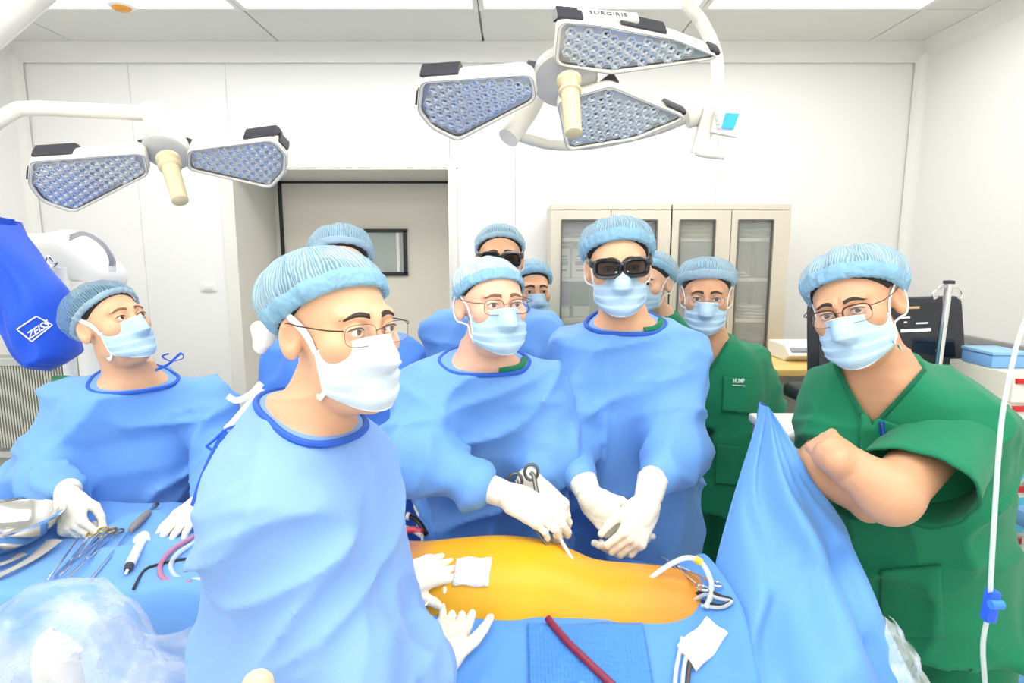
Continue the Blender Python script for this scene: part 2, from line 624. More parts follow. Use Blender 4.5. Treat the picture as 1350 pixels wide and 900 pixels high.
MB().box(((DX0 + DX1) / 2, (YB + DY) / 2, DZ - 0.004), (DX1 - DX0, DY - YB, 0.012)).obj('head_jamb', M_jamb, door, smooth=False)
for (x, w) in ((DX0 - 0.035, 0.07), (DX1 + 0.02, 0.04)):
    MB().box((x, YB + 0.006, DZ / 2 + .01), (w, 0.024, DZ + .02)).obj('casing', M_jamb, door, smooth=False, bevel=.003)
MB().box(((DX0 + DX1) / 2, YB + 0.006, DZ + 0.016), (DX1 - DX0 + .1, 0.026, 0.035)).obj('casing', M_jamb, door, smooth=False, bevel=.003)
xg = W(371, 300, DY).x
MB().box((xg, DY + 0.008, DZ / 2), (0.022, 0.02, DZ)).obj('edge_seal', M_black, door, smooth=False)
MB().box((0.5 * (xg + DX1), DY + 0.008, DZ - .015), (DX1 - xg, 0.02, 0.02)).obj('edge_seal', M_black, door, smooth=False)
wf = MB()
for (cx_, cz_, sx, sz) in (((wx0 + wx1) / 2, wz1, wx1 - wx0 + .03, .025), ((wx0 + wx1) / 2, wz0, wx1 - wx0 + .03, .025),
                           (wx0, (wz0 + wz1) / 2, .025, wz1 - wz0), (wx1, (wz0 + wz1) / 2, .025, wz1 - wz0)):
    wf.box((cx_, DY + 0.006, cz_), (sx, 0.026, sz))
wfo = wf.obj('window_frame', M_black, door, smooth=False)
M_pane = mat('door_pane_view', (168, 178, 172), 0.06, spec=0.9, var=0.12, vscale=5, aniso_scale=(3, 1, .3))
MB().box(((wx0 + wx1) / 2, DY + 0.011, (wz0 + wz1) / 2), (wx1 - wx0, 0.01, wz1 - wz0)).obj('pane', M_pane, wfo, smooth=False)
MB().box((wx1 - .05, DY + 0.004, (wz0 + wz1) / 2), (.02, 0.008, wz1 - wz0 - .03)).obj('mullion', M_trim, wfo, smooth=False)

# light switch
p = W(275, 378, YB)
t = thing('light_switch', (p.x, p.y, p.z - .03), 'small white switch plate on the back wall left of the door', 'switch')
MB().box((p.x, YB + .004, p.z), (0.095, 0.012, 0.06)).obj('plate', M_white, t, bevel=.003)
MB().box((p.x, YB - .004, p.z - .006), (0.05, 0.008, 0.022)).obj('rocker', M_joint, t, bevel=.002)
# orange ceiling disc
p = WZ(160, 5, ZC)
t = thing('ceiling_alarm', (p.x, p.y, ZC - .03), 'small round orange indicator on the ceiling, upper left', 'alarm')
MB().lathe([(0, .001), (.06, .001), (.06, .012), (.05, .02), (0, .02)], (p.x, p.y, ZC + .001), (0, 0, -1)).obj('base', M_white, t)
MB().lathe([(0, .032), (.03, .03), (.042, .02), (.042, .012), (0, .012)], (p.x, p.y, ZC), (0, 0, -1)).obj('lens', mat('orange_lens', (240, 160, 20), .3), t)
# ------------------------------------------------------------------ people: materials
def mat_cap(name, rgb, opacity, lines=True):
    """gauzy bouffant cloth: woven blue threads with see-through gaps"""
    if name in MATS:
        return MATS[name]
    m = mat(name, rgb, 0.8, bump=0.0, sheen=0.2)
    nt = m.node_tree
    N, L = nt.nodes, nt.links
    b = N['Principled BSDF']
    tc = N.new('ShaderNodeTexCoord')
    n = N.new('ShaderNodeTexNoise'); n.inputs['Scale'].default_value = 26; n.inputs['Detail'].default_value = 3
    L.new(tc.outputs['Object'], n.inputs['Vector'])
    w = N.new('ShaderNodeTexWave'); w.inputs['Scale'].default_value = 3.4; w.inputs['Distortion'].default_value = 9.0
    w.inputs['Detail'].default_value = 2; w.bands_direction = 'X'
    mp = N.new('ShaderNodeMapping'); mp.inputs['Scale'].default_value = (1.0, 0.35, 1)
    L.new(tc.outputs['UV'], mp.inputs['Vector']); L.new(mp.outputs[0], w.inputs['Vector'])
    mx = N.new('ShaderNodeMath'); mx.operation = 'MULTIPLY_ADD'
    mx.inputs[1].default_value = 0.42; mx.inputs[2].default_value = opacity - 0.32
    L.new(w.outputs['Fac'], mx.inputs[0])
    a2 = N.new('ShaderNodeMath'); a2.operation = 'MULTIPLY_ADD'; a2.inputs[1].default_value = 0.3
    L.new(n.outputs['Fac'], a2.inputs[0]); L.new(mx.outputs[0], a2.inputs[2])
    cl = N.new('ShaderNodeMath'); cl.operation = 'MINIMUM'; cl.inputs[1].default_value = 1.0
    L.new(a2.outputs[0], cl.inputs[0]); L.new(cl.outputs[0], b.inputs['Alpha'])
    bp = N.new('ShaderNodeBump'); bp.inputs['Strength'].default_value = 0.55; bp.inputs['Distance'].default_value = 0.004
    L.new(w.outputs['Fac'], bp.inputs['Height']); L.new(bp.outputs[0], b.inputs['Normal'])
    return m

GOWN = dict(rough=0.62, sheen=0.1, crease=0.26, cscale=5.5, bump=0.05, bscale=160, var=0.03, vscale=5)
M_gown = mat('gown_blue_nonwoven', (108, 162, 231), **GOWN)
M_gownl = mat('gown_pale_blue_nonwoven', (124, 166, 228), **GOWN)
M_gownd = mat('gown_deep_blue_nonwoven', (74, 130, 220), **GOWN)
M_navy = mat('gown_binding_blue', (38, 92, 196), 0.6, bump=.1, bscale=90)
M_scrub = mat('scrubs_green_cotton', (8, 122, 84), 0.85, bump=0.12, bscale=260, var=0.06, vscale=7, sheen=0.1, crease=0.07, cscale=8)
M_scrubt = mat('scrubs_green_seam', (5, 98, 68), 0.85)
M_mask = mat('mask_pale_blue', (190, 222, 244), 0.7, bump=0.05, bscale=200, translucent=0.15)
M_maskw = mat('mask_whitish', (222, 234, 244), 0.7, bump=0.05, bscale=200, translucent=0.15)
M_strap = mat('mask_strap_white', (240, 242, 244), 0.7)
M_glove = mat('latex_glove', (236, 230, 214), 0.45, bump=0.25, bscale=55, var=0.04, vscale=14)
M_gcuff = mat('latex_glove_cuff', (240, 236, 222), 0.5, bump=0.15, bscale=60)
M_hair = mat('black_hair', (30, 27, 27), 0.55, bump=.4, bscale=120)
M_brow = mat('eyebrow_hair', (52, 40, 36), 0.7, bump=.3, bscale=200)
M_browg = mat('eyebrow_thin', (120, 88, 70), 0.7)
M_lash = mat('lash_line', (45, 30, 26), 0.7)
M_eyew = mat('eye_white', (236, 232, 228), 0.15, coat=.3)
M_iris = mat('iris_dark_brown', (58, 34, 22), 0.15, coat=.4)
M_pupil = mat('pupil', (8, 7, 7), 0.1, coat=.5)
M_lensc = mat('spectacle_lens', (235, 240, 245), 0.02, alpha=0.10, spec=0.7)
M_lensd = mat('dark_lens', (34, 28, 22), 0.12, alpha=0.9, spec=0.4)
M_wire = mat('thin_wire_frame', (120, 100, 84), 0.3, 0.8)
M_wired = mat('brown_frame', (66, 40, 34), 0.3, 0.3)
M_gogg = mat('black_gloss_frame', (22, 22, 26), 0.22, coat=.4)
M_shoe = mat('clog_rubber', (60, 66, 78), 0.6)
CAPB = mat_cap('cap_light_blue_gauze', (168, 210, 236), 0.52)
CAPW = mat_cap('cap_whitish_gauze', (205, 226, 240), 0.74)
CAPG = mat_cap('cap_grey_blue_gauze', (128, 172, 200), 0.46)
M_band = mat('cap_band_cyan', (158, 208, 238), 0.75, bump=.9, bscale=70, translucent=.2, alpha=.74)
M_bandw = mat('cap_band_pale', (186, 216, 236), 0.75, bump=.9, bscale=70, translucent=.2, alpha=.7)

def mat_skin(name, rgb):
    return mat(name, rgb, 0.48, sub=0.18, bump=0.06, bscale=220, var=0.035, vscale=22)
SK1 = mat_skin('skin_warm', (226, 176, 140))
SK2 = mat_skin('skin_tan', (208, 158, 124))
SK3 = mat_skin('skin_rosy', (232, 184, 156))
M_lip = mat('lips', (190, 120, 108), .45)

def ridge(P, sx, sy, sz, o=0.0):
    n = vnoise(np.stack([P[:, 0] * sx + o, P[:, 1] * sy + o * 1.7, P[:, 2] * sz + o * .6], 1))
    return (1 - np.abs(n)) ** 3.8 * 1.15

class Head:
    def __init__(s, c, yaw=0, pitch=0, roll=0, scale=1.0, wide=1.0, jaw=1.0):
        s.c = A(c)
        s.R3 = (Matrix.Rotation(math.radians(yaw), 3, 'Z') @ Matrix.Rotation(math.radians(pitch), 3, 'X') @ Matrix.Rotation(math.radians(roll), 3, 'Y'))
        s.R = np.array([list(r) for r in s.R3])
        s.s, s.w, s.j = scale, wide, jaw
    def loc(s, P):
        return (P - s.c) @ s.R / s.s
    def wor(s, q):
        return np.asarray(q, float) @ s.R.T * s.s + s.c
    def skull(s, q):
        w = s.w
        return s_ell(q, (0, .018, .028), (.075 * w, .094, .079))
    def face_base(s, q):
        w = s.w
        d = s.skull(q)
        d = smin(d, s_ell(q, (0, -.030, -.036), (.062 * w, .057, .091)), .03)
        d = smin(d, s_ell(q, (0, -.034, -.084), (.050 * w * s.j, .045, .044)), .03)
        return d
    def mask_base(s, q):
        d = s.face_base(q)
        d = smin(d, s_cap(q, (0, -.086, .004), (0, -.109, -.038), .008, .013), .035)
        return smin(d, s_ell(q, (0, -.070, -.108), (.025, .025, .022)), .03)
    def local(s, q):
        w = s.w
        d = s.face_base(q)
        ax = np.stack([np.abs(q[:, 0]), q[:, 1], q[:, 2]], 1)
        d = smin(d, s_ell(ax, (.044 * w, -.058, -.024), (.022, .022, .02)), .022)
        d = smin(d, s_cap(ax, (.012, -.083, .021), (.042, -.073, .022), .009, .008), .018)
        d = smax(d, -s_ell(ax, (.031, -.102, .001), (.020, .017, .0125)), .012)
        d = smin(d, s_cap(q, (0, -.086, .008), (0, -.110, -.036), .0065, .0105), .014)
        d = smin(d, s_ell(ax, (.011, -.1, -.040), (.009, .011, .008)), .008)
        d = smin(d, s_ell(q, (0, -.086, -.068), (.022, .010, .0065)), .008)
        d = smin(d, s_ell(q, (0, -.084, -.079), (.019, .010, .0065)), .007)
        d = smin(d, s_ell(q, (0, -.074, -.110), (.02, .018, .018)), .02)
        d = smin(d, s_ell(ax, (.031, -.0775, .0), (.0155, .0148, .0135)), .004)
        d = smax(d, -s_ell(ax, (.0312, -.096, -.0004), (.0140, .014, .0052)), .0015)
        # ears
        ex = (ax - np.array([.0765 * w, .014, -.010]))
        ce, se = math.cos(.35), math.sin(.35)
        e = np.stack([ex[:, 0] * ce - ex[:, 1] * se, ex[:, 0] * se + ex[:, 1] * ce, ex[:, 2]], 1)
        ear = s_ell(e, (0, 0, 0), (.010, .019, .032))
        ear = smax(ear, -s_ell(e, (.012, -.003, .004), (.010, .012, .021)), .004)
        d = smin(d, ear, .008)
        return d
    def sdf(s, P):
        r = np.linalg.norm(P - s.c, axis=1)
        d = r - .10 * s.s
        near = r < .19 * s.s
        if near.any():
            d[near] = s.local(s.loc(P[near])) * s.s
        return d
    def facepoints(s, x, z, off):
        n = len(x)
        O = np.stack([np.asarray(x, float), np.full(n, -.2), np.asarray(z, float)], 1)
        p = march(s.local, O, np.tile(np.array([[0, 1.0, 0]]), (n, 1)), .3, 45)
        p[:, 1] -= off
        return s.wor(p)

def make_head_parts(p, H, o):
    """eyes, brows, hair, cap, mask, spectacles of person p; o = options"""
    det = o.get('detail', 2)
    # eyes
    gx, gz = o.get('gaze', (0, 0))
    for sx in (-1, 1):
        c = H.wor((sx * .031, -.0765, 0))
        g = H.wor((sx * .031 + gx, -.0765 - 1, gz)) - H.wor((sx * .031, -.0765, 0))
        ax = Vector(g).normalized()
        r = .0127 * H.s
        prof, mi = [], []
        m = MB()
        angs = [0, .16, .22, .5, .55, .9, 1.4, 2.2, math.pi]
        for k in range(len(angs) - 1):
            a, b = angs[k], angs[k + 1]
            m.lathe([(r * math.sin(a), r * math.cos(a)), (r * math.sin(b), r * math.cos(b))], c, ax, 16, 0 if a >= .5 else (1 if a >= .16 else 2))
        m.obj('eye', [M_eyew, M_iris, M_pupil], p)
    # lash line + brows
    for sx in (-1, 1):
        t = math.pi * (0.02 + .96 * np.arange(11) / 10)
        pts = H.facepoints(sx * .0312 + .0142 * np.cos(t), .0062 * np.sin(t) + .0002, .0004)
        MB().tube(pts, [.0005 * H.s + .0009 * H.s * math.sin(math.pi * k / 10) for k in range(11)], 6).obj('lash_line', M_lash, p)
        bz = o.get('brow', .022)
        X, Z, OF = [], [], []
        for k in range(9):
            t = k / 8
            zc = bz + .005 * math.sin(math.pi * min(t * 1.15, 1)) - .004 * t
            hh = .0048 * (1 - t) ** .5 + .0008
            for e in (-1, -.4, .4, 1):
                X.append(sx * (.011 + .040 * t)); Z.append(zc + hh * e); OF.append(.0012 if abs(e) < 1 else -.0006)
        Q = H.facepoints(X, Z, np.array(OF))
        MB().grid([[Vector(q) for q in Q[k * 4:k * 4 + 4]] for k in range(9)]).obj('eyebrow', o.get('browmat', M_brow), p, solid=.0006)
    # hair under the cap
    if o.get('hair', True):
        low = o.get('hairlow', -.05)
        def hair(P):
            q = H.loc(P)
            d = H.skull(q) - .0045
            pl = (o.get('hairfront', .078) - q[:, 2]) - (q[:, 1] + .075) * .95
            ears = s_ell(np.stack([np.abs(q[:, 0]), q[:, 1], q[:, 2]], 1), (.078, .0, -.018), (.03, .034, .04))
            d = smax(d, pl, .01)
            d = smax(d, low - q[:, 2], .01)
            d = smax(d, -ears, .006)
            return d * H.s
        lo = H.c - .15 * H.s
        hi = H.c + .15 * H.s
        sdf_obj('hair', hair, lo, hi, .0045 if det < 2 else .0035, M_hair, p)
    # cap
    cap = o.get('cap', {})
    tilt, cz = cap.get('tilt', .72), cap.get('c', .030)       # plane z + tilt*y > c
    puff, back = cap.get('puff', .016), cap.get('back', .012)
    nrm = np.array([0, tilt, 1.0]); nrm /= np.linalg.norm(nrm)
    cc = cz / math.sqrt(1 + tilt * tilt)
    o0 = np.array([0, .020, .032])
    R0 = np.array([.075 * H.w + .006, .100, .079])
    u = np.array([1.0, 0, 0]); w = np.cross(nrm, u)
    nphi, nv = (96, 26) if det > 1 else (56, 16)
    rs = np.random.RandomState(int(o.get('seed', 1) * 10))
    ph0 = rs.rand(8) * 6.28
    def rad(D):
        return 1.0 / np.linalg.norm(D / R0, axis=-1)
    phi = np.arange(nphi) * 2 * math.pi / nphi
    # edge angle for every phi by bisection
    lo_t, hi_t = np.zeros(nphi), np.full(nphi, math.pi * .95)
    for _ in range(30):
        th = (lo_t + hi_t) / 2
        D = np.cos(th)[:, None] * nrm + np.sin(th)[:, None] * (np.cos(phi)[:, None] * u + np.sin(phi)[:, None] * w)
        Q = o0 + D * rad(D)[:, None]
        up = Q @ nrm > cc
        lo_t, hi_t = np.where(up, th, lo_t), np.where(up, hi_t, th)
    the = (lo_t + hi_t) / 2 + .012 * np.sin(3 * phi + ph0[0])
    def shell(v, extra):
        """v: 0 at the edge, 1 at the crown"""
        th = the * (1 - v) + 1e-4
        D = np.cos(th)[:, None] * nrm + np.sin(th)[:, None] * (np.cos(phi)[:, None] * u + np.sin(phi)[:, None] * w)
        r = rad(D)
        bul = puff * (np.sin(math.pi * min(v * 1.25 + .06, 1) ** .75) * .8 + .15 * v) + back * np.clip(D @ np.array([0, .85, .5]), 0, 1) * min(v * 4, 1)
        gat = np.exp(-v * 5.0)
        pl = .0042 * gat * np.sin(34 * phi + 2 * np.sin(3 * phi + ph0[1])) * (.4 + .6 * np.sin(5 * phi + ph0[2]) ** 2)
        fold = .005 * (1 - abs(2 * v - 1) * .6) * np.abs(np.sin(4.5 * phi + ph0[3] + 2.5 * v + 1.2 * np.sin(2 * phi + ph0[4]))) ** .7
        fold += .003 * np.sin(11 * phi + ph0[5] + 4 * v) * (v < .97) * (1 - v)
        q = o0 + D * (r + .003 + bul + pl + fold * min(v * 5, 1) + extra)[:, None]
        return q
    vs, uvs = [], []
    for i in range(nv + 1):
        v = (i / nv) ** 1.0 * .992
        q = H.wor(shell(v, 0))
        vs.append(q)
        uvs.append(np.stack([phi / (2 * math.pi) * 10, np.full(nphi, v * 3)], 1))
    V = np.concatenate(vs)
    fs = []
    for i in range(nv):
        for k in range(nphi):
            l = (k + 1) % nphi
            fs.append((i * nphi + k, i * nphi + l, (i + 1) * nphi + l, (i + 1) * nphi + k))
    fs.append(tuple(nv * nphi + k for k in range(nphi)))
    co = mesh_obj('cap', V, fs, cap.get('mat', CAPB), p, True, 180, uv=np.concatenate(uvs), label=cap.get('label'))
    G = []
    bw_ = cap.get('band', .16)
    for (v, e) in ((-.012, -.005), (-.008, .0), (0.02, .002), (bw_ * .5, .002), (bw_, .0016), (bw_ + .015, -.0015)):
        q = shell(max(v, 0.0), e)
        if v < 0:
            q = q - nrm * .003
        G.append([Vector(x) for x in H.wor(q)])
    MB().grid(G, closed_u=True).obj('cap_band', cap.get('bandmat', M_band), co, angle=180)
    # mask
    mk = o.get('mask', {})
    if mk is not None:
        nu, nvv = (45, 40) if det > 1 else (25, 22)
        zt, zb = mk.get('top', -.006), -.139
        wid = mk.get('wid', 66)
        rows = []
        AO, AD = [], []
        for i in range(nvv + 1):
            v = i / nvv
            O, D = [], []
            for j in range(nu + 1):
                s_ = j / nu * 2 - 1
                al = math.radians(wid * (1 - .13 * v) * s_)
                top = zt - .018 * s_ * s_ - .004 * (1 - math.exp(-(s_ / .25) ** 2))
                bot = zb + .030 * s_ * s_
                z = top + (bot - top) * v
                O.append((math.sin(al) * .2, -.005 - math.cos(al) * .2, z - .05 * max(0, v - .8)))
                D.append((-math.sin(al), math.cos(al), .28 * max(0, (v - .75) / .25) ** 1.5))
            AO.append(O); AD.append(D)
        AO, AD = np.array(AO), np.array(AD)
        AD /= np.linalg.norm(AD, axis=2)[:, :, None]
        AQ = march(lambda q: H.mask_base(q) - .005, AO.reshape(-1, 3), AD.reshape(-1, 3), .25, 40).reshape(AO.shape)
        for i in range(nvv + 1):
            v = i / nvv
            Q, D = AQ[i], AD[i]
            env = np.cos(np.linspace(-1, 1, nu + 1) * math.pi / 2) ** .6
            pl = 0.0
            for (pv, am) in ((.30, .0045), (.50, .0055), (.68, .005)):
                x = (v - pv) / .16
                pl = pl + am * (np.clip(1 - x, 0, 1) if x > 0 else math.exp(-(x / .12) ** 2))
            puffm = .006 * math.sin(math.pi * v)
            wr = .0016 * np.sin(np.linspace(-1, 1, nu + 1) * 9 + v * 7 + ph0[6]) * math.sin(math.pi * v)
            Q = Q - D * ((pl * env + puffm * env + wr)[:, None])
            rows.append(H.wor(Q))
        mo = MB().grid([[Vector(x) for x in r] for r in rows]).obj('mask', mk.get('mat', M_mask), p, angle=180, solid=.0012, label=mk.get('label'))
        # edge binding
        for (r_, nm) in ((rows[0], 0), (rows[-1], 1)):
            MB().tube([Vector(x) for x in r_], .0016, 6).obj('mask_edge', M_strap, mo)
        for e in (0, -1):
            MB().tube([Vector(r[e]) for r in rows], .0018, 6).obj('mask_edge', M_strap, mo)
        for sx, e in ((-1, 0), (1, -1)):
            tp = H.loc(rows[0][e][None])[0]
            bt = H.loc(rows[-1][e][None])[0]
            def path(pts):
                out = []
                for q in cat([Vector(x) for x in pts], 8):
                    out.append(q)
                Q = np.array([tuple(q) for q in out])
                d = H.local(Q)
                g = np.zeros_like(Q)
                for k in range(3):
                    dv = np.zeros(3); dv[k] = .002
                    g[:, k] = H.local(Q + dv) - H.local(Q - dv)
                g /= np.linalg.norm(g, axis=1)[:, None] + 1e-9
                Q = Q + g * np.clip(.003 - d, -.03, .03)[:, None]
                return [Vector(x) for x in H.wor(Q)]
            if mk.get('tie'):
                a = path([tp, (sx * .074 * H.w, -.015, .004), (sx * .082 * H.w, .015, .030), (sx * .068 * H.w, .07, .044), (sx * .02, .112, .050)])
                MB().tube(a, .0058, 8, flat=.22, up=H.R3 @ Vector((0, 0, 1))).obj('strap', M_strap, mo)
                a = path([bt, (sx * .060 * H.w, -.02, -.10), (sx * .058 * H.w, .03, -.095), (sx * .04, .085, -.078), (0, .105, -.07)])
                MB().tube(a, .0048, 8, flat=.22, up=H.R3 @ Vector((0, 0, 1))).obj('strap', M_strap, mo)
            else:
                a = path([tp, (sx * .074 * H.w, -.02, .000), (sx * .083 * H.w, .010, .026), (sx * .088 * H.w, .034, .000), (sx * .080 * H.w, .018, -.042), (sx * .066 * H.w, -.02, -.072), bt])
                MB().tube(a, .0022, 6).obj('ear_loop', M_strap, mo)
    # spectacles
    gl = o.get('glasses')
    if gl:
        make_glasses(p, H, gl)

def make_glasses(p, H, gl):
    style = gl['style']
    lw, lh, rr = gl.get('w', .050), gl.get('h', .034), gl.get('r', .35)
    zc, yc = gl.get('z', -.004), gl.get('y', -.102)
    fm = gl.get('mat', M_wire)
    g = bpy.data.objects.new('spectacles', None)
    COL.objects.link(g)
    g.parent = p
    g.location = Vector(H.wor((0, yc, zc))) - wl(p)
    if gl.get('label'):
        g['label'] = gl['label']
    def outline(sx, k=1.0, n=28, dy=0):
        pts = []
        for i in range(n):
            t = 2 * math.pi * i / n
            e = gl.get('e', .62)
            x = math.copysign(abs(math.cos(t)) ** e, math.cos(t)) * lw / 2 * k
            z = math.copysign(abs(math.sin(t)) ** e, math.sin(t)) * lh / 2 * k
            if z > 0 and style == 'goggle':
                z *= 1.05
            bx = sx * gl.get('sep', .033) + x
            pts.append(H.wor((bx, yc + dy + 3.2 * bx * bx * gl.get('wrap', .6), zc + z)))
        return [Vector(q) for q in pts]
    for sx in (-1, 1):
        if style == 'goggle':
            MB().tube(outline(sx, 1.05), .0058 * H.s, 8, closed=True, flat=1.5).obj('rim', fm, g)
        elif style == 'halfrim':
            o_ = outline(sx, 1.0, 40)
            MB().tube(o_[0:21], .0017 * H.s, 6).obj('rim', fm, g)
            MB().tube(o_[20:] + o_[:1], .0006 * H.s, 6).obj('rim', M_wire, g)
        elif style == 'rimless':
            MB().tube(outline(sx), .0005 * H.s, 6, closed=True).obj('rim', M_wire, g)
        else:
            MB().tube(outline(sx), .0011 * H.s, 6, closed=True).obj('rim', fm, g)
        a = outline(sx, .98)
        cc = sum(a, Vector()) / len(a)
        nrm = Vector(H.wor((0, -1, 0)) - H.wor((0, 0, 0))).normalized() * .0012
        L_ = MB()
        n = len(a)
        L_.add([cc - nrm * 1.5] + a, [(0, 1 + i, 1 + (i + 1) % n) for i in range(n)])
        L_.obj('lens', gl.get('lens', M_lensc), g, angle=180, fix=True)
        # temple
        xo = sx * (gl.get('sep', .033) + lw / 2 + (.004 if style == 'goggle' else .001))
        y0 = yc + 3.2 * xo * xo * gl.get('wrap', .6)
        tz = zc + lh * gl.get('tz', .28)
        tp = [(xo, y0, tz), (sx * .076 * H.w, y0 + .02, tz + .002), (sx * .082 * H.w, -.02, tz + .006), (sx * .082 * H.w, .018, tz + .008), (sx * .078 * H.w, .04, tz - .02)]
        pts = [Vector(H.wor(tuple(q))) for q in cat([Vector(x) for x in tp], 6)]
        if style == 'goggle':
            MB().tube(pts, [.010 * H.s] * 7 + [.0065 * H.s] * (len(pts) - 7), 8, flat=.3, up=H.R3 @ Vector((0, 0, 1))).obj('temple', fm, g)
        else:
            MB().tube(pts, .0011 * H.s, 6).obj('temple', fm if style != 'rimless' else M_wired, g)
    xi = gl.get('sep', .033) - lw / 2
    bz = zc + lh * .12
    br = [Vector(H.wor((x, yc - .002 * (1 - (x / (xi + .003)) ** 2) + 3.2 * x * x * .6, bz + .004 * (1 - (x / (xi + .003)) ** 2)))) for x in np.linspace(-xi - .002, xi + .002, 7)]
    MB().tube(br, (.0055 if style == 'goggle' else .0012) * H.s, 8).obj('bridge', fm, g)
    if style != 'goggle':
        for sx in (-1, 1):
            MB().lathe([(0, 0), (.003, .0005), (.003, .002), (0, .0025)], H.wor((sx * .011, yc + .006, zc - .006)), H.R3 @ Vector((sx, -.6, 0)), 10).obj('nose_pad', M_lensc, g)

# ------------------------------------------------------------------ hands
FING = [((.090, .028), (.043, .026, .021), .0092), ((.093, .0095), (.047, .030, .022), .0094),
        ((.089, -.0095), (.043, .028, .022), .0090), ((.081, -.027), (.034, .021, .019), .0080)]

class Hand:
    def __init__(s, wrist, tip, back, side=1, curl=(.3, .3, .3, .3), spread=.06, thumb=(.75, .55, -.35), thumb_curl=.25, scale=1.0, cuff=.06, cuffdir=None, mid=1.0):
        x = Vector(tip) - Vector(wrist)
        x.normalize()
        z = Vector(back) - x * Vector(back).dot(x)
        z.normalize()
        y = z.cross(x) * side
        s.o, s.x, s.y, s.z, s.k = Vector(wrist), x, y, z, scale
        B = np.array([list(x), list(y), list(z)])
        s.B = B
        s.seg = []
        for i, ((kx, ky), ln, r) in enumerate(FING):
            c = curl[i]
            cs = c if hasattr(c, '__len__') else (c, c * 1.2 * mid, c * .8 * mid)
            p = np.array([kx, ky, .002])
            ang = 0
            az = (1.5 - i) * spread
            segs = []
            for l, a in zip(ln, cs):
                ang += a
                d = np.array([math.cos(ang) * math.cos(az), math.sin(az) * math.cos(ang * .5), -math.sin(ang)])
                d /= np.linalg.norm(d)
                q = p + d * l
                segs.append((p, q))
                p = q
            s.seg.append((segs, r))
        p = np.array([.022, .026, -.006])
        d = np.array(thumb, float); d /= np.linalg.norm(d)
        segs = []
        for k, l in enumerate((.040, .029, .024)):
            q = p + d * l
            segs.append((p, q))
            p = q
            d = d + np.array([thumb_curl * .9, -thumb_curl, -thumb_curl * .3])
            d /= np.linalg.norm(d)
        s.th = segs
        s.cuff = cuff
        s.cd = None
        if cuffdir is not None:
            cd = np.array(list((Vector(cuffdir) - s.o).normalized()))
            s.cd = B @ cd
    def loc(s, P):
        return (P - A(s.o)) @ s.B.T / s.k
    def wor(s, q):
        return Vector(np.asarray(q, float) * s.k @ s.B) + s.o
    def tipw(s, i, j=2):
        return s.wor(s.seg[i][0][j][1])
    def sdf(s, P):
        q = s.loc(P)
        d = s_box(q, (.050, .0, 0), (.046, .037, .0135), .0125)
        d = smin(d, s_cap(q, (.0, 0, 0), (.03, 0, 0), .026, .020), .02)
        d = smin(d, s_ell(q, (.035, .026, -.010), (.028, .014, .013)), .012)
        cd = s.cd if s.cd is not None else np.array([-1.0, 0, 0])
        d = smin(d, s_cap(q, (0, 0, 0), tuple(cd * s.cuff), .027, .031), .012)
        f = None
        for segs, r in s.seg:
            g = None
            for k, (a, b) in enumerate(segs):
                e = s_cap(q, a, b, r * (1 - .08 * k), r * (.96 - .10 * k))
                g = e if g is None else smin(g, e, .002)
            f = g if f is None else smin(f, g, .0018)
        d = smin(d, f, .007)
        t = None
        for k, (a, b) in enumerate(s.th):
            e = s_cap(q, a, b, .0135 - .0022 * k, .0118 - .002 * k)
            t = e if t is None else smin(t, e, .003)
        d = smin(d, t, .008)
        return d * s.k

def make_glove(p, hd, name='glove', m=None, h=.0026, rim=True, wr=.0009):
    seg = [hd.wor(b) for segs, r in hd.seg for a, b in segs] + [hd.wor(b) for a, b in hd.th] + [hd.o]
    cd = hd.cd if hd.cd is not None else np.array([-1.0, 0, 0])
    ce = hd.wor(cd * hd.cuff)
    seg.append(ce)
    Q = np.array([tuple(v) for v in seg])
    def fn(P):
        d = hd.sdf(P)
        return d - wr * ridge(P, 70, 70, 70, 3.1)
    o = sdf_obj(name, fn, Q.min(0) - .045 * hd.k, Q.max(0) + .045 * hd.k, h, m or M_glove, p)
    if rim:
        ax = (ce - hd.o).normalized()
        u = ax.orthogonal().normalized(); w = ax.cross(u)
        ring = lambda r, c: [c + (u * math.cos(t) + w * math.sin(t)) * r for t in np.linspace(0, 2 * math.pi, 25)[:-1]]
        MB().tube(ring(.0325 * hd.k, ce), .0028, 6, closed=True).obj('glove_rim', M_gcuff, o)
        c0 = hd.wor(cd * .012)
        c1 = hd.wor(cd * (hd.cuff + .004))
        G = []
        for k in range(6):
            t = k / 5
            G.append(ring((.0305 + .004 * t) * hd.k, c0.lerp(c1, t)))
        MB().grid(G, closed_u=True).obj('glove_cuff', M_gcuff, o)
    return o

# ------------------------------------------------------------------ clothed bodies
def torso(neck, hip, sw=1.0, dw=1.0, bottom=.28, flare=1.0, chest=None, belly=1.0):
    """sections of a clothed torso from the hem up to the neck"""
    n, h = Vector(neck), Vector(hip)
    zn = n.z
    prof = [(.03, .064, .068), (0.0, .078, .080), (-.022, .104, .092), (-.045, .142, .100), (-.075, .172, .108), (-.115, .188, .116), (-.19, .198, .124), (-.28, .198, .132 * belly),
            (-.42, .197, .138 * belly), (-.55, .205, .145 * belly)]
    secs = []
    L = zn - h.z
    for dz, a, b in prof:
        if -dz > L:
            continue
        t = -dz / L
        x, y = n.x + (h.x - n.x) * t, n.y + (h.y - n.y) * t
        if chest:
            k = math.sin(math.pi * min(t, 1))
            x += chest[0] * k
            y += chest[1] * k
        secs.append((x, y, zn + dz, a * sw, b * dw))
    secs.append((h.x, h.y, h.z, .21 * sw * flare, .155 * dw * flare * belly))
    if bottom < h.z - .05:
        secs.append((h.x, h.y, bottom, .245 * sw * flare, .19 * dw * flare))
    return sorted(secs, key=lambda s: s[2])

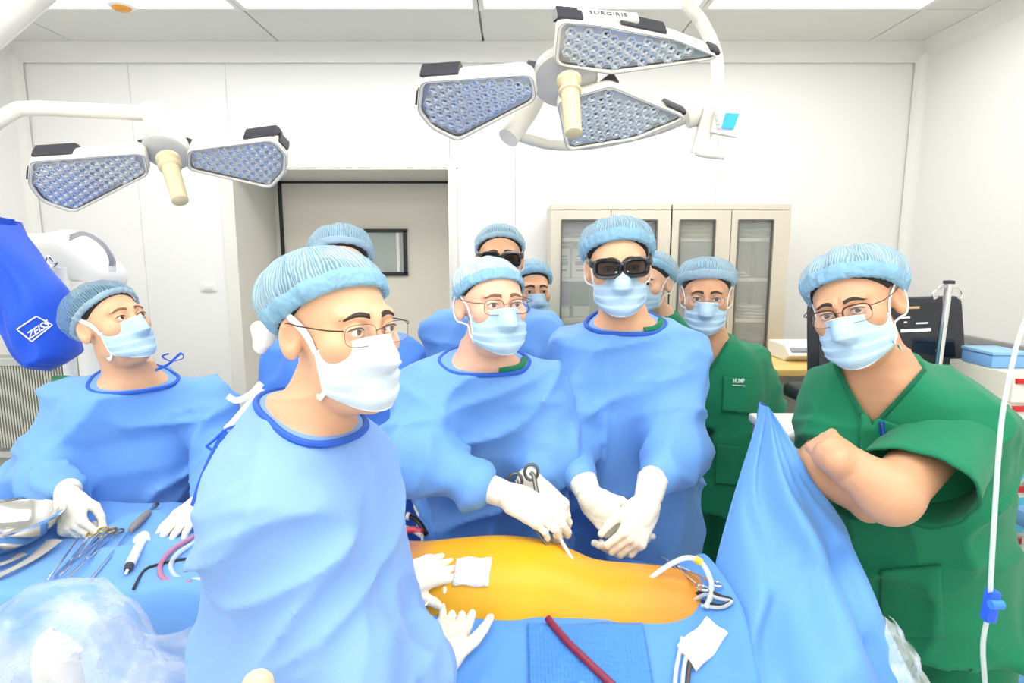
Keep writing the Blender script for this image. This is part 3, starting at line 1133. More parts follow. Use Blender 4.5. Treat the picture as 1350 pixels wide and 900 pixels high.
class Cloth:
    def __init__(s, secs, yaw, arms, collar, folds=.006, seed=0.0, vneck=None, armr=(.078, .068, .052), k=.06):
        s.secs, s.yaw, s.arms, s.collar, s.folds, s.seed, s.v, s.armr, s.k = secs, math.radians(yaw), arms, collar, folds, seed, vneck, armr, k
    def base(s, P):
        d = s_loft(P, s.secs, s.yaw)
        for a in s.arms:
            pts, rr = a['pts'], a.get('r', s.armr)
            e = None
            for i in range(len(pts) - 1):
                A0, A1 = A(pts[i]), A(pts[i + 1])
                ax = (A1 - A0) / (np.linalg.norm(A1 - A0) + 1e-9)
                c = s_cap(P, A0, A1, rr[i], rr[i + 1])
                near = c < .06
                if a.get('wr', .006) > 0 and near.any():
                    Pn = P[near]
                    al = (Pn @ ax)
                    q = Pn * 5.0 + np.outer(al * 9.5, ax) + s.seed + i * 3.3
                    n = vnoise(q)
                    q2 = Pn * 13.0 + np.outer(al * 16.0, ax) + s.seed * 2
                    c[near] -= a.get('wr', .006) * 1.6 * ((1 - np.abs(n)) ** 3.2 * 1.5 - .4) + a.get('wr', .006) * .15 * vnoise(q2)
                e = c if e is None else smin(e, c, .03)
            d = smin(d, e, s.k)
            if 'end' in a:       # sleeve opening plane
                o_, n_ = A(a['end'][0]), A(a['end'][1])
                far = np.linalg.norm(P - o_, axis=1) < .16
                cut = (P - o_) @ n_
                d = np.where(far, np.maximum(d, cut), d)
        return d
    def sdf(s, P):
        d = s.base(P)
        near = np.abs(d) < .05
        if near.any() and s.folds > 0:
            Pn = P[near]
            zt = s.secs[-1][2]
            low = np.clip((zt - .30 - Pn[:, 2]) / .3, 0, 1)
            w = Pn + .05 * np.stack([vnoise(Pn * 4 + s.seed), vnoise(Pn * 4 + 9 + s.seed), np.zeros(len(Pn))], 1)
            f1 = ridge(w, 8, 8, 1.6, s.seed)
            f2 = ridge(np.stack([w[:, 0] + .7 * w[:, 2], w[:, 1], w[:, 2] - .5 * w[:, 0]], 1), 3.6, 3.6, 6.5, s.seed + 4)
            f3 = ridge(np.stack([w[:, 0] - .8 * w[:, 2], w[:, 1], w[:, 2] + .6 * w[:, 0]], 1), 5.5, 5.5, 2.8, s.seed + 11)
            d[near] -= s.folds * (f1 * (.3 + 1.2 * low) + f2 * 1.0 + f3 * 1.0 - .75)
        # neck opening
        c, n, rh = s.collar
        d = smax(d, (P - A(c)) @ A(n), .004)
        if s.v:
            ca, sa = math.cos(s.yaw), math.sin(s.yaw)
            q = P - A(c)
            lx, ly = q[:, 0] * ca + q[:, 1] * sa, -q[:, 0] * sa + q[:, 1] * ca
            w_ = (q[:, 2] + s.v[0]) * s.v[1]
            wedge = np.maximum((np.abs(lx - s.v[2] if len(s.v) > 2 else lx) - w_) * .85, ly + .0)
            d = smax(d, -wedge, .004)
        return d
    def bounds(s):
        S = np.array(s.secs)
        lo = np.array([(S[:, 0] - S[:, 3]).min(), (S[:, 1] - S[:, 3]).min(), S[0, 2]]) - .04
        hi = np.array([(S[:, 0] + S[:, 3]).max(), (S[:, 1] + S[:, 3]).max(), S[-1, 2]]) + .04
        for a in s.arms:
            for q in a['pts']:
                lo = np.minimum(lo, A(q) - .13)
                hi = np.maximum(hi, A(q) + .13)
        return lo, hi

def camsurf(fn, px, py, Y0, off=0.0):
    """where the line of sight through a pixel meets a surface (to set a pocket or print on cloth)"""
    O = np.array([tuple(W(a, b, Y0)) for a, b in zip(px, py)])
    D = O - np.array([0, 0, CAMZ])
    D /= np.linalg.norm(D, axis=1)[:, None]
    Q = march(fn, O, D, 1.5, 80)
    return Q - D * off

def bend(P0, P1, k, side):
    return (Vector(P0) + Vector(P1)) / 2 + Vector(side) * k

def person(o):
    """builds one person from options o (see the calls below)"""
    neck = Vector(o['neck'])
    hip = Vector(o['hip'])
    p = thing('person', (hip.x, hip.y, 0.0), o['label'], 'person', o.get('group'))
    det = o.get('detail', 2)
    H = Head(o['head'], o['yaw'], o.get('pitch', 0), o.get('roll', 0), o.get('scale', 1.0), o.get('wide', 1.0), o.get('jaw', 1.0))
    green = o.get('green', False)
    byaw = o.get('body_yaw', o['yaw'])
    secs = torso(neck, hip, o.get('sw', 1.0), o.get('dw', 1.0), o.get('bottom', .28 if not green else hip.z - .13), o.get('flare', 1.0), o.get('chest'), o.get('belly', 1.0))
    ry = math.radians(byaw)
    fwd = Vector((math.sin(ry), -math.cos(ry), 0))
    cn = (Vector((0, 0, 1)) + fwd * o.get('copen', .32 if not green else .15)).normalized()
    cc = neck + Vector((0, 0, o.get('cdrop', -.016 if not green else .004)))
    rh = .07
    for a_ in o['arms']:
        if 'end' not in a_:
            q1, q0 = a_['pts'][-1], a_['pts'][-2]
            L_ = (q1 - q0).length
            a_['pts'][-1] = q0.lerp(q1, max(.2, 1 - .04 / max(L_, .05)))
    cl = Cloth(secs, byaw, o['arms'], (cc, cn, rh), o.get('folds', .012), o.get('seed', 0.0), o.get('v'), o.get('armr', (.078, .068, .052)))
    # skin: head, neck, chest (and bare arms) as one surface
    nt = H.wor((0, .022, -.068))
    sh = lambda z: .011 + (.03 if not green else .008) * min(1, max(0, (neck.z - .07 - z) / .1))
    inner = [(x, y, z - .004, a - sh(z), b - sh(z)) for (x, y, z, a, b) in secs if z > neck.z - .36]
    def skin(P):
        d = H.sdf(P)
        d = smin(d, s_cap(P, nt, A(neck) - np.array([0, 0, .05]), .052 * H.s * o.get('neckw', 1.0), .060 * H.s * o.get('neckw', 1.0)), .022)
        d = smin(d, s_loft(P, inner, math.radians(byaw)), .03)
        for b in o.get('bare', []):
            e = None
            for i in range(len(b['pts']) - 1):
                c = s_cap(P, b['pts'][i], b['pts'][i + 1], b['r'][i], b['r'][i + 1])
                e = c if e is None else smin(e, c, .025)
            for (hd) in b.get('hands', []):
                e = smin(e, hd.sdf(P), .012)
            d = smin(d, e, .02)
        return d
    S = np.array(inner)
    lo = np.minimum(H.c - .17 * H.s, [(S[:, 0] - S[:, 3]).min() - .02, (S[:, 1] - S[:, 3]).min() - .02, S[0, 2] - .02])
    hi = np.maximum(H.c + .17 * H.s, [(S[:, 0] + S[:, 3]).max() + .02, (S[:, 1] + S[:, 3]).max() + .02, S[-1, 2] + .02])
    for b in o.get('bare', []):
        for q in b['pts']:
            lo = np.minimum(lo, A(q) - .13)
            hi = np.maximum(hi, A(q) + .13)
    sdf_obj('body', skin, lo, hi, {3: .0022, 2: .0028, 1: .0042}[det], o.get('skin', SK1), p)
    make_head_parts(p, H, o)
    clo, chi = cl.bounds()
    gm = o.get('cloth', M_scrub if green else M_gown)
    go = sdf_obj('scrub_top' if green else 'gown', cl.sdf, clo, chi, o.get('h', .0095), gm, p)
    # neckline
    if not green:
        u = Vector((math.cos(ry), math.sin(ry), 0))
        w = cn.cross(u).normalized()
        O, D = [], []
        for k in range(48):
            t = 2 * math.pi * k / 48
            d = u * math.cos(t) + w * math.sin(t)
            O.append(tuple(cc - cn * .003 + d * .22))
            D.append(tuple(-d))
        Q = march(cl.base, np.array(O), np.array(D), .17, 60)
        R_ = np.linalg.norm(Q - A(cc), axis=1)
        R_ = np.minimum(R_, .12)
        for _ in range(2):
            R_ = (np.roll(R_, 1) + R_ * 2 + np.roll(R_, -1)) / 4
        Q = A(cc) - A(cn) * .003 - np.array(D) * R_[:, None]
        MB().tube([Vector(q) for q in Q], .0058, 8, closed=True).obj('collar', M_navy, go)
        if o.get('undershirt'):
            t0, t1 = o['undershirt']
            idx = [k % 48 for k in range(int(t0 / 360 * 48), int(t1 / 360 * 48) + 1)]
            up = [Vector(Q[k]) + (cc - Vector(Q[k])) * .12 + Vector((0, 0, .004)) for k in idx]
            MB().tube(up, .009, 8).obj('scrub_collar', M_scrub, go)
    elif o.get('v'):
        u = Vector((math.cos(ry), math.sin(ry), 0))
        v0, v1 = o['v'][0], o['v'][1]
        ox = o['v'][2] if len(o['v']) > 2 else 0
        for sx in (-1, 1):
            O = []
            for k in range(14):
                t = k / 13
                z = -v0 + (v0 - .012) * t
                lx = sx * ((z + v0) * v1 + .004) + ox
                O.append(tuple(cc + Vector((0, 0, z)) + u * lx + fwd * .3))
            Q = march(cl.sdf, np.array(O), np.tile(np.array([tuple(-fwd)]), (14, 1)), .42, 60)
            Q = [Vector(q) + fwd * .001 for q in Q if (Vector(q) - cc).length < .2]
            if len(Q) > 3:
                MB().tube(Q, .006, 6, flat=.45).obj('neckband', M_scrubt, go)
    for g in o.get('gloves', []):
        make_glove(p, g, h=.0026 if det > 1 else .004)
    # legs and clogs
    hz = secs[0][2] + .05
    u = Vector((math.cos(ry), math.sin(ry), 0))
    def legs(P):
        d = None
        for sx in (-1, 1):
            a = Vector((hip.x, hip.y, hz + .05)) + u * (sx * .08)
            b = Vector((hip.x, hip.y, .09)) + u * (sx * .10)
            r0 = .115 if green else .085
            e = s_cap(P, a, b, r0, .075)
            e = e - .006 * ridge(P, 9, 9, 3, sx * 2.2)
            e = np.maximum(e, .06 - P[:, 2])
            d = e if d is None else smin(d, e, .012)
        return d
    sdf_obj('trousers', legs, (hip.x - .3, hip.y - .3, .03), (hip.x + .3, hip.y + .3, hz + .2), .014, M_scrub, p)
    for sx in (-1, 1):
        c = Vector((hip.x, hip.y, 0)) + u * (sx * .10) + fwd * .05
        Rm = Matrix.Rotation(ry, 3, 'Z')
        prof = []
        def shoe(P, c=c, Rm=Rm):
            q = (P - A(c)) @ np.array([list(r) for r in Rm])
            d = s_ell(q, (0, -.02, .035), (.050, .135, .055))
            return np.maximum(d, -q[:, 2])
        sdf_obj('shoe', shoe, A(c) - np.array([.2, .2, .03]), A(c) + np.array([.2, .2, .14]), .012, M_shoe, p)
    return p, H, cl, go
# ------------------------------------------------------------------ surgical lamps
M_lampw = mat('lamp_enamel', (234, 230, 220), 0.3, coat=.2)
M_lampface = mat('lamp_face_silver', (196, 200, 208), 0.22, 0.55)
M_cell = mat('lamp_reflector_cell', (214, 220, 228), 0.14, 0.92, bump=.25, bscale=60)
M_cellw = mat('lamp_rim_clear', (222, 226, 230), 0.15, 0.3)
M_bump = mat('bumper_dark_grey', (58, 59, 68), 0.45)
M_beige = mat('handle_beige', (214, 200, 164), 0.45)
M_hub = mat('hub_grey', (200, 201, 200), 0.4)

def inpoly(x, y, poly):
    c = False
    n = len(poly)
    j = n - 1
    for i in range(n):
        if (poly[i][1] > y) != (poly[j][1] > y) and x < (poly[j][0] - poly[i][0]) * (y - poly[i][1]) / (poly[j][1] - poly[i][1]) + poly[i][0]:
            c = not c
        j = i
    return c

def edge_dist(x, y, poly):
    best = 9
    for i in range(len(poly)):
        ax, ay = poly[i]; bx, by = poly[(i + 1) % len(poly)]
        t = max(0, min(1, ((x - ax) * (bx - ax) + (y - ay) * (by - ay)) / ((bx - ax) ** 2 + (by - ay) ** 2 + 1e-12)))
        best = min(best, math.hypot(x - ax - t * (bx - ax), y - ay - t * (by - ay)))
    return best

HEXR = 0.0142
_hexmesh = None
def petal(lamp, px, Y, n, thick, bumpers, colour_shift=0):
    """one lamp head: white housing, recessed silver face, hexagonal reflector cells, dark rubber bumpers"""
    n = Vector(n).normalized()
    cpx = (sum(p[0] for p in px) / len(px), sum(p[1] for p in px) / len(px))
    p0 = W(cpx[0], cpx[1], Y)
    P = [WP(a, b, p0, n) for a, b in px]
    u = (P[1] - P[0]).normalized()
    v = n.cross(u)
    c = sum(P, Vector()) / len(P)
    P2 = [((q - c).dot(u), (q - c).dot(v)) for q in P]
    # rounded outline
    out = []
    m = len(P2)
    for i in range(m):
        a, b, d = Vector(P2[i - 1]), Vector(P2[i]), Vector(P2[(i + 1) % m])
        r = min(.022, (a - b).length * .3, (d - b).length * .3)
        s0, s1 = b + (a - b).normalized() * r, b + (d - b).normalized() * r
        for k in range(5):
            t = k / 4
            out.append((1 - t) ** 2 * s0 + 2 * t * (1 - t) * b + t * t * s1)
    to3 = lambda q, h: c + u * q[0] + v * q[1] + n * h
    cen = Vector((sum(q[0] for q in out) / len(out), sum(q[1] for q in out) / len(out)))
    sc = lambda k: [cen + (q - cen) * k for q in out]
    def inset(d):
        res = []
        L = len(out)
        for i in range(L):
            q = out[i]
            res.append(q + (cen - q).normalized() * d)
        return res
    rings = [(inset(.012), -.002), (inset(.0085), .003), (inset(.002), .003), (out, -.002), (out, -.02), (inset(.004), -thick * .6), (inset(.02), -thick * .92), (inset(.045), -thick)]
    G = [[to3(q, h) for q in r] for r, h in rings]
    mb = MB().grid(G, closed_u=True)
    L = len(out)
    k0 = (len(rings) - 1) * L
    mb.f.append(tuple(range(k0, k0 + L))); mb.mi.append(0)
    h = mb.obj('lamp_head', M_lampw, lamp, angle=35)
    # recessed face
    f = MB()
    fi = inset(.0115)
    f.prism([to3(q, -.0065) for q in fi], n * -.004)
    face = f.obj('lamp_face', M_lampface, h, smooth=False)
    # line around the rim
    MB().tube([to3(q, .0025) for q in inset(.0035)], .0012, 5, closed=True).obj('rim_seal', mat('rim_grey', (150, 152, 158), .4), h)
    poly = [tuple(q) for q in inset(.014)]
    global _hexmesh
    xs = [q[0] for q in poly]; ys = [q[1] for q in poly]
    sx, sy = HEXR * 1.5, HEXR * math.sqrt(3)
    i = 0
    x = min(xs)
    while x < max(xs):
        y = min(ys) + (sy / 2 if i % 2 else 0)
        while y < max(ys):
            if inpoly(x, y, poly) and edge_dist(x, y, poly) > HEXR * .62:
                if _hexmesh is None:
                    hm = MB()
                    ro, ri = HEXR * .97, HEXR * .80
                    hx = lambda r, z: [Vector((r * math.cos(math.pi / 3 * k), r * math.sin(math.pi / 3 * k), z)) for k in range(6)]
                    hm.grid([hx(ro, -.006), hx(ro, .001), hx(ri, .001), hx(ri * .92, -.003), hx(ri * .35, -.0055)], closed_u=True)
                    hm.f.append((24, 25, 26, 27, 28, 29)); hm.mi.append(0)
                    hm.mi = [1 if q < 12 else 0 for q in range(len(hm.f))]
                    me = hm.obj('lens_cell', [M_cell, M_cellw], None, smooth=False)
                    me.data.materials[0] = M_cell
                    _hexmesh = me.data
                    off = me.location.copy()
                    bpy.data.objects.remove(me)
                    # shift so that the cell is centred
                    for vv in _hexmesh.vertices:
                        vv.co += off
                wpos = to3(Vector((x, y)), -.001)
                Mx = Matrix((u, v, n)).transposed().to_4x4()
                Mx.translation = wpos
                o = bpy.data.objects.new('lens_cell', _hexmesh)
                COL.objects.link(o)
                o.parent = face
                o.location = wpos - wl(face)
                o.rotation_euler = Mx.to_euler()
            y += sy
        x += sx
        i += 1
    # bumpers: dark blocks wrapped over the housing edge; (px0,px1 along an outline edge)
    for (e, t0, t1, hh) in bumpers:
        a, b = Vector(P2[e]), Vector(P2[(e + 1) % m])
        o_ = Vector(((b - a).y, -(b - a).x)).normalized()
        if (((a + b) / 2 - cen).dot(o_)) < 0:
            o_ = -o_
        q0, q1 = a.lerp(b, t0), a.lerp(b, t1)
        G = []
        for q in (q0, q0.lerp(q1, .5), q1):
            row = []
            for (d, z) in ((.001, -.012), (.006, -.012), (.007, -thick * .5), (.004, -thick * .92), (-.012, -thick * 1.08), (-.035, -thick * 1.1), (-.035, -thick * .9)):
                row.append(to3(q + o_ * d, z if hh else z * .8))
            G.append(row)
        bb = MB().grid(G)
        bb.f.append(tuple(range(0, 7))); bb.mi.append(0)
        bb.f.append(tuple(range(20, 13, -1))); bb.mi.append(0)
        bb.obj('bumper', M_bump, h, angle=50)
    return h, c, n, u, v

# --- right lamp with three heads
L2 = thing('surgical_lamp', W(750, 105, 1.62), 'three-headed surgical lamp with lettering and a blue-screen control panel', 'lamp', 'surgical lamps')
h1 = petal(L2, [(553, 106), (704, 97), (709, 131), (603, 187), (567, 169), (549, 146)], 1.62, (-.08, -.60, -.80), .062, [(0, .0, .34, 1), (5, .1, .4, 0)])
h2 = petal(L2, [(735, 28), (800, 33), (893, 52), (950, 76), (806, 99), (729, 85)], 1.56, (.05, -.66, -.75), .066, [(0, .0, .52, 1), (1, .20, .85, 1), (2, .78, .98, 0)])
h3 = petal(L2, [(733, 133), (805, 111), (906, 155), (838, 185), (746, 199)], 1.68, (.05, -.70, -.71), .058, [(1, .72, .98, 0)])
n2 = Vector((0, -.64, -.77)).normalized()
hc = W(745, 107, 1.64)
hb = MB()
hb.lathe([(0, -.05), (.07, -.05), (.082, -.03), (.084, -.006), (.078, 0), (0, 0)], hc, n2, 32)
hub = hb.obj('hub', M_hub, L2)
for (a, b) in (((700, 92), (722, 96)), ((790, 120), (806, 108)), ((733, 84), (742, 92))):
    pa, pb = W(a[0], a[1], 1.66), W(b[0], b[1], 1.66)
    MB().box((pa + pb) / 2, ((pb - pa).length * 1.6, .05, .035), Matrix.Rotation(-math.atan2(pb.z - pa.z, pb.x - pa.x), 3, 'Y')).obj('joint_cover', M_bump, L2, bevel=.006)
hs, he = W(750, 104, 1.575), W(756, 176, 1.50)
ax = (he - hs)
Ln = ax.length
gr = MB().lathe([(0, 0), (.03, .0), (.031, .012), (.022, .022), (.021, .035), (.028, .036), (.028, .042), (.0225, .046), (.022, .10), (.0205, Ln), (.014, Ln + .003), (0, Ln + .003)], hs, ax, 20).obj('grip', M_beige, L2)
MB().lathe([(0, .002), (.004, .002), (.004, .006), (0, .007)], W(754, 110, 1.545), (0.2, -1, 0), 10).obj('screw', M_chrome, gr)
# yoke behind the lower heads, box and rising arm
ya = cat([W(705, 128, 1.78), W(693, 150, 1.78), W(670, 182, 1.74)], 8)
MB().tube(ya, .030, 16).obj('yoke_arm', M_lampw, L2)
MB().tube(cat([W(680, 176, 1.76), W(700, 184, 1.80), W(735, 191, 1.86), (W(790, 188, 1.9)), W(860, 172, 1.88), W(905, 155, 1.82), W(922, 150, 1.78)], 8), .0165, 14).obj('yoke_tube', M_lampw, L2)
MB().lathe([(0, 0), (.028, 0), (.03, .006), (.03, .03), (.028, .036), (0, .036)], W(905, 156, 1.80), W(925, 150, 1.80) - W(905, 156, 1.80), 20).obj('swivel_collar', M_lampw, L2)
bx = [W(928, 142, 1.76), W(950, 132, 1.76), W(991, 143, 1.74), W(973, 182, 1.74), W(940, 176, 1.75), W(930, 204, 1.75), W(912, 202, 1.76)]
cb = MB().prism(bx, (0.008, .05, .008)).obj('control_box', M_lampw, L2, smooth=False, bevel=.006)
pl = [W(944, 141, 1.735), W(991, 143, 1.715), W(973, 181, 1.715), W(937, 174, 1.735)]
cp = MB().prism(pl, (0, .012, 0)).obj('control_panel', mat('panel_ivory', (232, 230, 220), .4), cb, smooth=False, bevel=.002)
sc_ = [W(957, 149, 1.722), W(974, 150, 1.716), W(967, 170, 1.716), W(951, 169, 1.722)]
MB().prism([q + Vector((0, -.003, 0)) for q in sc_], (0, .006, 0)).obj('screen', mat('lcd_blue', (40, 150, 240), .3, emit=(30, 140, 255), estr=.9), cp, smooth=False)
for k in range(4):
    q = W(944 + k * 1.2, 150 + k * 6, 1.728)
    MB().box(q, (.008, .004, .007)).obj('button', M_hub, cp, smooth=False)
MB().tube(cat([W(918, 200, 1.755), W(935, 203, 1.75), W(955, 205, 1.745)], 5), .012, 12).obj('side_handle', M_lampw, L2)
up = cat([W(938, 150, 1.79), W(945, 110, 1.86), W(943, 70, 1.92), W(925, 30, 1.96), W(905, 2, 1.98), WZ(892, -40, 2.62)], 10)
MB().tube(up, .019, 14).obj('spring_arm', M_lampw, L2)
cq = up[-1]
MB().tube([cq, Vector((cq.x, cq.y, ZC))], .05, 20).obj('ceiling_column', M_lampw, L2)
MB().lathe([(0, .0), (.14, 0), (.14, .03), (.06, .05), (0, .05)], (cq.x, cq.y, ZC), (0, 0, -1), 28).obj('ceiling_flange', M_lampw, L2)
# lettering on the upper head's rim
vs, fs = text_mesh('SURGiRIS', .021, extrude=.0006, spacing=1.12)
ta, tb = W(779, 14, 1.50), W(829, 20, 1.50)
c2 = h2[1]
# project on the housing flank: flat tag plane along the head's front edge
eu = (WP(800, 33, c2, h2[2]) - WP(735, 28, c2, h2[2])).normalized()
q0 = WP(804, 33.5, c2, h2[2])
en = (Vector((0, -1, -.12)) - eu * Vector((0, -1, -.12)).dot(eu)).normalized()
ev = (-h2[2] - eu * (-h2[2]).dot(eu)).normalized()
on = eu.cross(ev)
if on.y > 0: on = -on
LB = q0 + ev * .038 + on * .006
MB().add([LB + eu * a.x + ev * a.y + on * (a.z + .0008) for a in vs], fs).obj('lettering', mat('print_grey', (84, 84, 92), .5), h2[0], smooth=False)
pt = MB().prism([LB + eu * x + ev * y for x, y in ((-.075, -.016), (.075, -.016), (.075, .018), (-.075, .018))], -on * .02).obj('name_plate', M_lampw, h2[0], smooth=False, bevel=.003)

# --- left lamp with two heads in view
L1 = thing('surgical_lamp', W(219, 205, 1.85), 'two-headed surgical lamp hanging from a white tube arm at upper left', 'lamp', 'surgical lamps')
petal(L1, [(38, 211), (191, 201), (198, 229), (97, 281), (54, 266), (36, 243)], 1.85, (.12, -.62, -.78), .06, [(0, .02, .36, 1), (5, .1, .45, 0)])
petal(L1, [(246, 198), (360, 183), (379, 203), (378, 228), (358, 249), (246, 223)], 1.87, (.0, -.60, -.80), .056, [(0, .66, 1.0, 1), (1, .3, .9, 0)])
n1 = Vector((.1, -.62, -.78)).normalized()
hc = W(219, 203, 1.86)
MB().lathe([(0, -.06), (.052, -.055), (.066, -.02), (.066, -.004), (.06, 0), (0, 0)], hc, n1, 28).obj('hub', M_hub, L1)
for (a, sx) in (((191, 195), 1), ((236, 190), -1)):
    MB().prism([W(a[0] - 12 * sx, 184 if sx > 0 else 181, 1.9), W(a[0] + 13 * sx, 181, 1.9), W(a[0] + 10 * sx, 206, 1.88), W(a[0] - 2 * sx, 200, 1.88)], (0, .03, 0)).obj('joint_cover', M_bump, L1, smooth=False, bevel=.004)
hs, he = W(221, 208, 1.80), W(238, 266, 1.72)
ax = he - hs
Ln = ax.length
MB().lathe([(0, 0), (.031, 0), (.033, .012), (.026, .02), (.026, .028), (.032, .032), (.03, .038), (.0235, .042), (.0215, Ln - .004), (.016, Ln), (0, Ln)], hs, ax, 20).obj('grip', M_beige, L1)
MB().tube(cat([W(203, 142, 1.9), W(206, 155, 1.9), W(219, 198, 1.88)], 5), [.036] * 4 + [.037] * 7, 18).obj('drop_arm', M_lampw, L1)
MB().lathe([(0, -.002), (.03, 0), (.037, .008), (.037, .03), (0, .03)], W(203, 137, 1.9), (0, 0, -1), 20).obj('arm_cap', M_lampw, L1)
arm1 = cat([W(206, 150, 1.9), W(120, 146, 1.88), W(40, 143, 1.86), W(12, 150, 1.84), W(-40, 185, 1.8), W(-80, 210, 1.8)], 8)
MB().tube(arm1, .0215, 16).obj('yoke_tube', M_lampw, L1)
cq = arm1[-1]
MB().tube(cat([cq, cq + Vector((-.1, 0, .15)), Vector((cq.x - .1, cq.y, 2.55)), Vector((cq.x - .05, cq.y, ZC))], 8), .03, 16).obj('ceiling_column', M_lampw, L1)
# arm crossing the top left corner of the view
t = thing('ceiling_boom', WZ(-20, 60, 2.3), 'thick white jointed arm crossing the upper left corner', 'ceiling arm')
am = [W(-60, 85, 1.75), W(0, 35, 1.72), W(45, -5, 1.70), W(90, -45, 1.68)]
MB().tube(cat(am, 8), .036, 18).obj('tube', M_lampw, t)
MB().tube([am[-1], Vector((am[-1].x, am[-1].y, ZC))], .05, 18).obj('column', M_lampw, t)
MB().lathe([(0, -.06), (.045, -.055), (.05, 0), (.045, .055), (0, .06)], am[0], (0, 0, 1), 18).obj('joint', M_lampw, t)

# ------------------------------------------------------------------ steel cabinets
CY = 3.22          # front of the cabinets
cx = [W(724, 400, CY).x, W(880, 400, CY).x, W(1034, 400, CY).x]
ctop = W(800, 270, CY).z
M_shelf = mat('shelf_white', (226, 224, 214), .4, .2)
M_in = mat('cabinet_inside', (234, 230, 222), .45, .05)
M_cloth = mat('folded_linen', (222, 220, 212), .8, bump=.4, bscale=20)
M_plb = mat('clear_bag', (210, 214, 216), .25, alpha=.55)
def cabinet(x0, x1, label, glass):
    t = thing('steel_cabinet', ((x0 + x1) / 2, CY + .2, 0), label, 'cabinet', 'steel cabinets against the back wall')
    g = .004
    D = .40
    b = MB()
    b.box((x0 + .012 + g, CY + D / 2, ctop / 2), (.02, D, ctop))
    b.box((x1 - .012 - g, CY + D / 2, ctop / 2), (.02, D, ctop))
    b.box(((x0 + x1) / 2, CY + D / 2, ctop - .01), (x1 - x0 - 2 * g, D, .02))
    b.box(((x0 + x1) / 2, CY + D / 2, .05), (x1 - x0 - 2 * g, D, .10))
    body = b.obj('body', M_steel, t, smooth=False)
    MB().box(((x0 + x1) / 2, CY + D - .01, ctop / 2), (x1 - x0 - 2 * g - .05, .01, ctop - .02)).obj('back_panel', M_in, t, smooth=False)
    MB().box(((x0 + x1) / 2, CY - .008, ctop - .012), (x1 - x0 - 2 * g, .02, .028)).obj('top_rail', M_steel, t, smooth=False)
    for z in SHZ:
        MB().box(((x0 + x1) / 2, CY + D / 2 + .01, z), (x1 - x0 - .055, D - .06, .018)).obj('shelf', M_shelf, t, smooth=False)
    xm = (x0 + x1) / 2
    for k, (a, c) in enumerate(((x0 + g, xm - .002), (xm + .002, x1 - g))):
        z0, z1 = .11, ctop - .028
        ga, gc = glass[k]
        gz1, gz0 = W(800, 290, CY).z, W(800, 560, CY).z
        f = MB()
        f.box(((a + ga) / 2, CY - .01, (z0 + z1) / 2), (ga - a, .02, z1 - z0))
        f.box(((gc + c) / 2, CY - .01, (z0 + z1) / 2), (c - gc, .02, z1 - z0))
        f.box(((ga + gc) / 2, CY - .01, (z1 + gz1) / 2), (gc - ga, .02, z1 - gz1))
        f.box(((ga + gc) / 2, CY - .01, (z0 + gz0) / 2), (gc - ga, .02, gz0 - z0))
        d = f.obj('door', M_steel, t, smooth=False)
        MB().box(((ga + gc) / 2, CY - .006, (gz0 + gz1) / 2), (gc - ga + .004, .004, gz1 - gz0 + .004)).obj('pane', mat('cabinet_glass_hazed', (226, 230, 226), .03, alpha=.26, spec=.5), d, smooth=False)  # pale haze in the pane colour stands in for the white room's reflection
        s = MB()
        for (q, w_) in ((ga, .008), (gc, .008)):
            s.box((q, CY - .012, (gz0 + gz1) / 2), (w_, .026, gz1 - gz0))
        s.box(((ga + gc) / 2, CY - .012, gz1), (gc - ga, .026, .008))
        s.obj('glass_bead', M_steeld, d, smooth=False)
        hx_ = c - .03 if k == 0 else a + .03
        MB().tube(cat([(hx_, CY - .02, 1.0), (hx_, CY - .05, 1.02), (hx_, CY - .05, 1.14), (hx_, CY - .02, 1.16)], 5), .006, 8).obj('handle', M_chrome, d)
        if k == 1:
            for q in range(18):
                z = gz0 + .05 + q * .052
    st = MB().box((x1 - .04, CY + D - .05, ctop / 2), (.025, .012, ctop - .05)).obj('shelf_rail', M_steeld, t, smooth=False)
    return t
SHZ = [W(800, 316, CY + .1).z, W(800, 368, CY + .1).z, W(960, 421, CY + .1).z, W(960, 472, CY + .1).z, .55]
cabinet(cx[0], cx[1], 'steel cabinet with two glass doors behind the tall surgeon', [(W(740, 300, CY).x, W(800, 300, CY).x), (W(808, 300, CY).x, W(865, 300, CY).x)])
cabinet(cx[1], cx[2], 'steel cabinet with two glass doors behind the man with the printed pocket', [(W(895, 300, CY).x, W(941, 300, CY).x), (W(972, 300, CY).x, W(1017, 300, CY).x)])

def bundle(px, py, shelf, w, h, m, label, seed, name='linen_pack', cat_='linen', layers=3, dep=.2):
    """a stack of loosely folded sheets lying on a shelf"""
    x = W(px, py, CY + .15).x
    y = CY + .15
    z = SHZ[shelf] + .0095
    t = thing(name, (x, y, z), label, cat_)
    for k in range(layers):
        hh = h / layers
        G = []
        for i in range(9):
            row = []
            for j in range(12):
                a = 2 * math.pi * j / 12
                e = math.sin(math.pi * i / 8) ** .45
                sx_ = math.copysign(abs(math.cos(a)) ** .55, math.cos(a)) * w / 2 * e * (1 - .05 * k + .06 * math.sin(seed + k * 2.1))
                sy_ = math.copysign(abs(math.sin(a)) ** .55, math.sin(a)) * dep / 2 * e
                zz = z + k * hh + hh * (1 - math.cos(math.pi * i / 8)) / 2 + (.006 * math.sin(a * 3 + seed + k) * e if i > 4 else 0)
                row.append(Vector((x + sx_ + .012 * math.sin(seed * 3 + k * 1.7), y + sy_, zz)))
            G.append(row)
        MB().grid(G, closed_u=True).obj('folded_sheet', m, t, angle=60)
M_yel = mat('linen_yellowish', (226, 214, 160), .8, bump=.3, bscale=20)
M_grey = mat('bag_grey', (150, 152, 152), .4, bump=.4, bscale=25)
M_red = mat('red_fabric', (170, 70, 60), .7)
